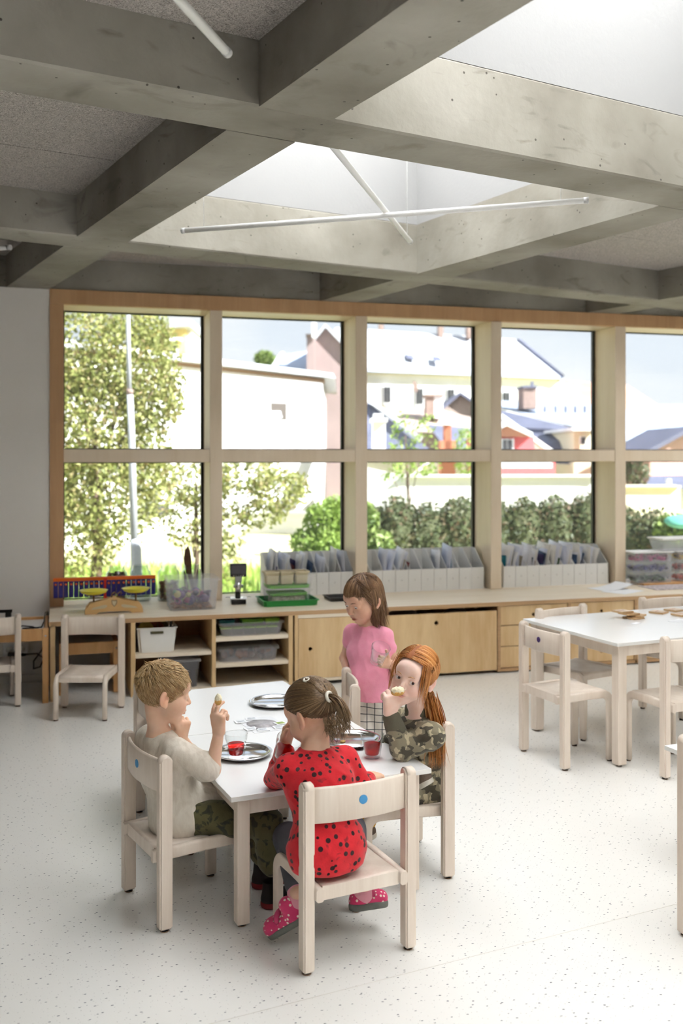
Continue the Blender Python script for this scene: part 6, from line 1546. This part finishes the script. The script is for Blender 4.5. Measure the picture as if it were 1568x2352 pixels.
cloth(red, org, 'sweatshirt', lo, hi, sh, M_CAMO, .0032, (.004, 45, 8))
for s_ in 'LR':
    b, c = J['el'+s_], J['wr'+s_]; cloth(red, org, 'cuff', np.minimum(b, c)-.08, np.maximum(b, c)+.08, lambda F: F.cone(b+(c-b)*.58, b+(c-b)*.88, .0355, .0315, .004), M_OLIVE, .003)
cloth(red, org, 'collar', J['neck']-.1, J['neck']+.12, lambda F: F.cone(J['neck']+UPZ*.004-f*.004, J['neck']+UPZ*.036-f*.0, .049, .044, .006), M_OLIVE, .003)
def tr(F):
    limb(F, J['hipR'], J['knR'], J['anR']+(J['knR']-J['anR'])*.3, .058, .050, .040); limb(F, J['hipL'], J['knL'], J['anL'], .058, .048, .034); F.cone(J['hipL'], J['hipR'], .070, .070, .02)
cloth(red, org, 'trousers', *jb(dict(a=J['pelvis'], b=J['knR'], c=J['anR'], d=J['anL'], e=J['knL']), .1), tr, M_CAMO, .0035, (.003, 50, 5))
M_MUST = plain('mustard_sock', srgb(214, 160, 40), .95, bump=.3, bscale=200)
cloth(red, org, 'sock', *jb(dict(a=J['knR'], b=J['anR']), .08), lambda F: F.cone(J['anR']+(J['knR']-J['anR'])*.35, J['anR']-UPZ*.01, .031, .030, .004), M_MUST, .003)
a = J['anR']; shoe(red, org, a+np.array((.03, 0, -.055)), a+np.array((-.09, -.02, -.075)), UPZ, plain('brown_knit', srgb(120, 104, 92), .95, bump=.5, bscale=160), plain('white_sole', srgb(226, 220, 208), .7))
shoe(red, org, A(952, 1812, 3.60), A(990, 1792, 3.52), UPZ-rgt*.3, MATS['brown_knit'], MATS['white_sole'], w=.025)
M_HRD = hair_mat('red_hair', [(168, 98, 44), (204, 132, 66), (222, 156, 90), (234, 180, 122)])
rng = np.random.default_rng(2); H = Strands(); keepr = lambda p: p[2] > .034+.74*p[1] and p[2] > -.07; H.cap(keepr, .005)
tail = np.array((-.052, -.075, -.085)); RT_ = HR_[1].T
part_x = .012
def fr(p, t):
    # parted beside the centre, combed down the sides and back to the nape
    nn = (p-SC)/SR**2; nn /= np.linalg.norm(nn); side = 1 if p[0] > part_x else -1
    d = nrm(np.array((side*.9, -.35, -.25))) if p[2] > .07 else nrm(nrm(tail+np.array((0, 0, .02))-p)*.75+np.array((0, 0, -.45)))
    d = d-nn*max(0, np.dot(d, nn)); return nrm(d)
for p in roots(3000, keepr, rng): H.add(flow(p, fr, 13, .0115, rng.uniform(.005, .009), rng, .08, True), .0013)
for i in range(260):
    v_ = np.array((part_x+rng.normal(0, .007), rng.uniform(-.07, .05), .12))-SC; p = SC+v_/np.linalg.norm(v_/(SR+.003)); H.add(flow(p, fr, 12, .0115, rng.uniform(.006, .009), rng, .06, True), .0014)
# long tail of hair falling over the back
for i in range(420):
    p = tail+rng.normal(0, .011, 3); ph = rng.uniform(0, 6); pts = [p]; sp = rng.normal(0, .035, 2)
    for k in range(12):
        t = k/12; p = p+RT_ @ (-UPZ*.0205+rgt*(.004*math.sin(ph*.3+t*6)+sp[0]*.05+.0015)-fwd*(.0015+sp[1]*.04)); pts.append(p.copy())
    H.add(pts, .0022)
# loose strands framing the face
for i in range(90):
    sd = -1 if i % 3 else 1; p = np.array((sd*rng.uniform(.045, .072), rng.uniform(.02, .055), rng.uniform(.05, .085))); p = push(p, .008); ln = rng.uniform(.008, .0125); pts = [p]
    for k in range(13):
        t = k/13; p = push(p+np.array((sd*.0016*(1-t*1.6), .0025*(1-2.6*t), -ln*(1.0+.1*t))), .009); pts.append(p)
    H.add(pts, .0010)
H.obj('hair', (M_HRD, plain('red_under', srgb(150, 84, 36), .6)), red, HR_[0], HR_[1], HR_[2], org); eyes(red, org, *HR_, 'brown', (-.42, .0)); brows(red, org, *HR_, hair_mat('pale_brow', [(206, 160, 120), (190, 140, 100)]))
bread('buttered bread held to the red-haired child\'s mouth', at(913, 1587, 3.40), (.024, .014, .015), 4)

# ================= girl in pink
J, f, r = seat_joints(A(846, 1444, 4.52), A(848, 1502, 4.50), A(858, 1600, 4.50), -rgt*.55-fwd*.83, .083, .028)
J.update(elL=A(909, 1536, 4.47), wrL=A(897, 1526, 4.35), elR=A(792, 1512, 4.60), wrR=A(796, 1545, 4.50), knR=A(842, 1705, 4.49), anR=A(843, 1795, 4.50), knL=A(878, 1705, 4.52), anL=A(880, 1795, 4.52))
J['pelvis'] = J['pelvis']; HP = (A(834, 1376, 4.48), frame(-rgt*.72-fwd*.60-UPZ*.36, UPZ+rgt*.05), 1.0)
def bd(F):
    limb(F, J['shR'], J['elR'], J['wrR'], .031, .023, .0165); limb(F, J['shL'], J['elL'], J['wrL'], .031, .024, .0170)
    limb(F, J['hipR'], J['knR'], J['anR'], .050, .036, .024); limb(F, J['hipL'], J['knL'], J['anL'], .050, .036, .024); F.ell((J['pelvis']+J['chest'])/2+f*.03, (.075, .07, .07), None, .03)
    hand_parts(F, J['wrL'], -rgt*.85+UPZ*.30-fwd*.25, UPZ*.7+rgt*.3+fwd*.2, -fwd*.2-rgt*.2+UPZ*.8, [.55, .65, .7, .75], .95, (.5, .8, .2), .15)
    hand_parts(F, J['wrR'], -UPZ*.75+rgt*.35-fwd*.3, rgt*.5-fwd*.6, rgt*.8, [.6, .65, .7, .7], .95)
pnk, org = make_body('person', 'little girl in a pink T-shirt standing with an empty glass', J, HP, S_PNK, bd, .0028, (.80, .46, .46), .4, .0034)
lo, hi = jb(dict(a=J['pelvis'], b=J['neck'], c=J['shR'], d=J['shL'], e=J['elL'], g=J['elR']), .14)
def sh(F):
    torso(F, J, .009); F.cone(J['pelvis']+f*.012, J['chest'], .084, .076, .03); F.ell((J['pelvis']*.55+J['chest']*.45)+f*.032, (.086, .082, .085), None, .03); F.cone(J['pelvis']-UPZ*.03, J['pelvis']+UPZ*.04, .086, .084, .02)
    for s_ in 'RL':
        a, b = J['sh'+s_], J['el'+s_]; F.cone(a, a+(b-a)*.34, .036, .038, .016)
    F.ell(J['neck']+UPZ*.045+f*.01, (.045, .045, .034), None, .005, 'sub'); F.plane(J['pelvis']-UPZ*.005, -UPZ*1.0+rgt*.02, .006)
cloth(pnk, org, 't_shirt', lo, hi, sh, M_PTEE, .0032, (.003, 40, 9))
def tr(F):
    limb(F, J['hipR'], J['knR'], J['anR'], .066, .056, .050); limb(F, J['hipL'], J['knL'], J['anL'], .066, .056, .050); F.cone(J['hipL'], J['hipR'], .074, .074, .02); F.plane(J['pelvis']+UPZ*.06, UPZ, .004)
cloth(pnk, org, 'trousers', *jb(dict(a=J['pelvis'], b=J['knR'], c=J['anR'], d=J['anL'], e=J['knL']), .11), tr, M_CHECK, .0035, (.003, 45, 4))
for s_ in 'RL':
    a = J['an'+s_]; h = np.array((a[0], a[1], .011))-f*.03; shoe(pnk, org, h, h+f*.13, UPZ, plain('pink_slipper', srgb(210, 120, 140), .9), M_SOLE)
M_HPK = hair_mat('brown_hair', [(92, 66, 46), (118, 86, 60), (140, 106, 76), (166, 132, 98)])
rng = np.random.default_rng(3); H = Strands(); keepp = lambda p: p[2] > .012+.60*p[1] and p[2] > -.085; H.cap(keepp, .005)
cr2 = np.array((0, -.03, .112))
def fp(p, t):
    q = p-cr2; nn = (p-SC)/SR**2; nn /= np.linalg.norm(nn); tg = q-nn*np.dot(q, nn); return nrm(tg+1e-6)*(1-t)+np.array((0, -.05, -1.0))*(t*1.1+.15)
for p in roots(2000, lambda p: keepp(p) and p[2] > -.02, rng):
    az = abs(math.atan2(p[0], p[1])); fringe = az < .95 and p[1] > .0
    pts = [p]; q = p; stop = .022+.016*max(0, az-.5)+rng.uniform(-.006, .006)
    for k in range(24):
        t = k/20; d = fp(q, min(1, t))+rng.normal(0, .03, 3)
        if not fringe and q[1] > .012: d = d+np.array((0, -.9, 0))
        q2 = push(q+nrm(d)*.0115, .008)
        if fringe and q2[2] < stop: break
        if not fringe and k > 15 and rng.random() < .2: break
        q = q2; pts.append(q)
    if len(pts) > 3: H.add(pts, .0016)
H.obj('hair', (M_HPK, plain('brown_under', srgb(92, 68, 48), .6)), pnk, HP[0], HP[1], HP[2], org); eyes(pnk, org, *HP, 'brown', (0, -.5)); brows(pnk, org, *HP, M_HPK)
ax = nrm(UPZ*.82+rgt*.22-fwd*.45); gq = Vector(ax).to_track_quat('Z', 'Y').to_euler(); gb = A(864, 1521, 4.27)
tumbler(tuple(gb), gq, 'empty glass tilted in the hand of the girl in pink', False)

# ================= girl in red, seen from behind
J, f, r = seat_joints(A(722, 1726, 3.07), A(734, 1802, 3.03), A(750, 1937, 2.975), (-.16, .985), .100, .042)
J['shL'] = J['shL']+rgt*.016
J.update(elL=A(633, 1786, 3.20), wrL=A(654, 1708, 3.21), elR=A(838, 1818, 3.10), wrR=A(846, 1788, 3.21), knL=A(662, 1925, 3.22), anL=A(684, 2052, 3.03), knR=A(805, 1905, 3.25), anR=A(832, 2040, 3.12))
HD = (A(716, 1638, 3.11), frame(fwd*.60-rgt*.70-UPZ*.42, UPZ-rgt*.10), .96)
def bd(F):
    limb(F, J['shR'], J['elR'], J['wrR'], .033, .026, .018); limb(F, J['shL'], J['elL'], J['wrL'], .033, .026, .018)
    limb(F, J['hipR'], J['knR'], J['anR'], .052, .040, .026); limb(F, J['hipL'], J['knL'], J['anL'], .052, .040, .026)
    hand_parts(F, J['wrL'], UPZ*.9+rgt*.28, fwd*.1-rgt*.3+UPZ*.1-fwd*.5, rgt*.8+fwd*.2, [.45, .5, .55, .6], 1.08, (.7, .5, .4), .3)
    hand_parts(F, J['wrR'], fwd*.75+rgt*.45, -rgt*.7+fwd*.3, -UPZ, [.25, .3, .35, .4], .95)
dot, org = make_body('person', 'girl in a red dotted shirt drinking, seen from behind with a ponytail', J, HD, S_DOT, bd)
lo, hi = jb(dict(a=J['pelvis'], b=J['neck'], c=J['shR'], d=J['shL'], e=J['elR'], g=J['elL'], h=J['wrL'], i=J['wrR']), .14)
def sh(F):
    torso(F, J, .010); F.cone(J['pelvis']-UPZ*.01, J['chest'], .092, .080, .03); F.cone(J['hipL']-UPZ*.022, J['hipR']-UPZ*.022, .078, .078, .03)
    for s_ in 'LR':
        a, b, c = J['sh'+s_], J['el'+s_], J['wr'+s_]; F.cone(a, b, .042, .036, .02); F.cone(b, b+(c-b)*.86, .036, .026, .012)
    F.ell(J['neck']+UPZ*.040-f*.004, (.060, .060, .036), None, .006, 'sub'); F.plane(J['pelvis']-UPZ*.072, -UPZ, .01)
cloth(dot, org, 'long_shirt', lo, hi, sh, M_REDD, .0032, (.0035, 40, 12))
def tr(F):
    limb(F, J['hipR'], J['knR'], J['anR']+(J['knR']-J['anR'])*.22, .066, .047, .036); limb(F, J['hipL'], J['knL'], J['anL']+(J['knL']-J['anL'])*.15, .066, .047, .036); F.cone(J['hipL'], J['hipR'], .074, .074, .02)
cloth(dot, org, 'leggings', *jb(dict(a=J['pelvis'], b=J['knR'], c=J['anR'], d=J['anL'], e=J['knL']), .1), tr, M_LEGG, .0035)
cloth(dot, org, 'sock', *jb(dict(a=J['anL']), .1), lambda F: F.cone(J['anL']+(J['knL']-J['anL'])*.10, J['anL']-UPZ*.03, .0305, .032, .004), M_SOCK, .003)
cloth(dot, org, 'sock', *jb(dict(a=J['anR']), .1), lambda F: F.cone(J['anR']+(J['knR']-J['anR'])*.18, J['anR']-UPZ*.02, .0305, .032, .004), M_SOCK, .003)
M_STR = plain('slipper_strap', srgb(196, 70, 110), .9)
shoe(dot, org, A(702, 2098, 3.01), A(620, 2146, 3.07), UPZ*.85-rgt*.42-fwd*.1, M_SHDOT, M_SOLE, 'slipper', .030, .045, .0025, M_STR)
shoe(dot, org, A(806, 2085, 3.10), A(886, 2073, 3.16), UPZ*.95+rgt*.05+fwd*.30, M_SHDOT, M_SOLE, 'slipper', .030, .045, .0025, M_STR)
M_HDT = hair_mat('light_brown_hair', [(84, 64, 46), (112, 88, 62), (140, 112, 82), (168, 138, 104)])
rng = np.random.default_rng(4); H = Strands()
C0, R0, s0 = HD; tie = ((A(745, 1604, 3.055)-C0) @ R0)/s0; tie = push(tie, .014)
tie2 = push(((A(703, 1563, 3.08)-C0) @ R0)/s0, .010)
keepd = lambda p: p[2] > .016+.62*p[1] and p[2] > -.080+.45*abs(p[0]); H.cap(keepd, .004)
def fd(p, t): return tie-p
for p in roots(1500, keepd, rng):
    tgt = tie if (np.linalg.norm(p-tie2) > .055 or p[1] < 0) else tie2; L_ = np.linalg.norm(tgt-p); n_ = max(4, int(L_/.013)+2); pts = [p]
    for k in range(n_):
        q = pts[-1]; d = tgt-q; st = np.linalg.norm(d)/(n_-k); pts.append(push(q+nrm(d)*st, .006+.004*k/n_) if k < n_-1 else tgt+rng.normal(0, .003, 3))
    H.add(pts, .0015)
outw = nrm(tie-SC); wd = lambda v: R0.T @ np.asarray(v, float)
for i in range(260):
    p = tie+rng.normal(0, .004, 3); pts = [p]; sp = rng.normal(0, .16, 3); d = nrm(outw*1.0+wd(rgt)*.6+sp)
    n_ = int(rng.uniform(9, 12))
    for k in range(n_): d = nrm(d+wd(-UPZ)*.26+wd(rgt)*.02+rng.normal(0, .03, 3)); p = p+d*.0105; pts.append(p)
    H.add(pts, .0016)
for i in range(60):      # small front lock running from the first tie to the second
    pts = [tie2+rng.normal(0, .003, 3)]
    for k in range(6): pts.append(push(tie2+(tie-tie2)*(k+1)/6+rng.normal(0, .004, 3), .012))
    H.add(pts, .0016)
add_wisps(H, 520, rng, -.085, -.02, .055)
H.obj('hair', (M_HDT, plain('light_brown_under', srgb(96, 74, 52), .6)), dot, C0, R0, s0, org); eyes(dot, org, *HD, 'brown'); brows(dot, org, *HD, M_HDT)
M_TIE = plain('white_hair_tie', srgb(226, 220, 206), .8)
for c, rr in ((tie, .013), (tie2, .008)):
    cw = L2W(C0, R0, s0, c+outw*.002); nn = R0 @ nrm(outw+wd(rgt)*.5 if rr > .01 else c-SC); a = nrm(np.cross(nn, UPZ)); b = np.cross(nn, a)
    obj('hair_tie', add_tube(bmesh.new(), [Vector(cw+(a*math.cos(q)+b*math.sin(q))*rr-org) for q in np.linspace(0, 2*math.pi, 17)], .0052 if rr > .01 else .0035, 8, False), M_TIE, dot)
mo = L2W(C0, R0, s0, (0, .10, -.055)); ax = nrm(UPZ*.75+(R0[:, 1])*-.55); gq = Vector(ax).to_track_quat('Z', 'Y').to_euler()
gl = mo-ax*.080+R0[:, 1]*.030-rgt*.006-fwd*.012
tumbler(tuple(gl), gq, 'glass of red juice at the lips of the girl in red', True, 'red juice in the glass at the lips of the girl in red')
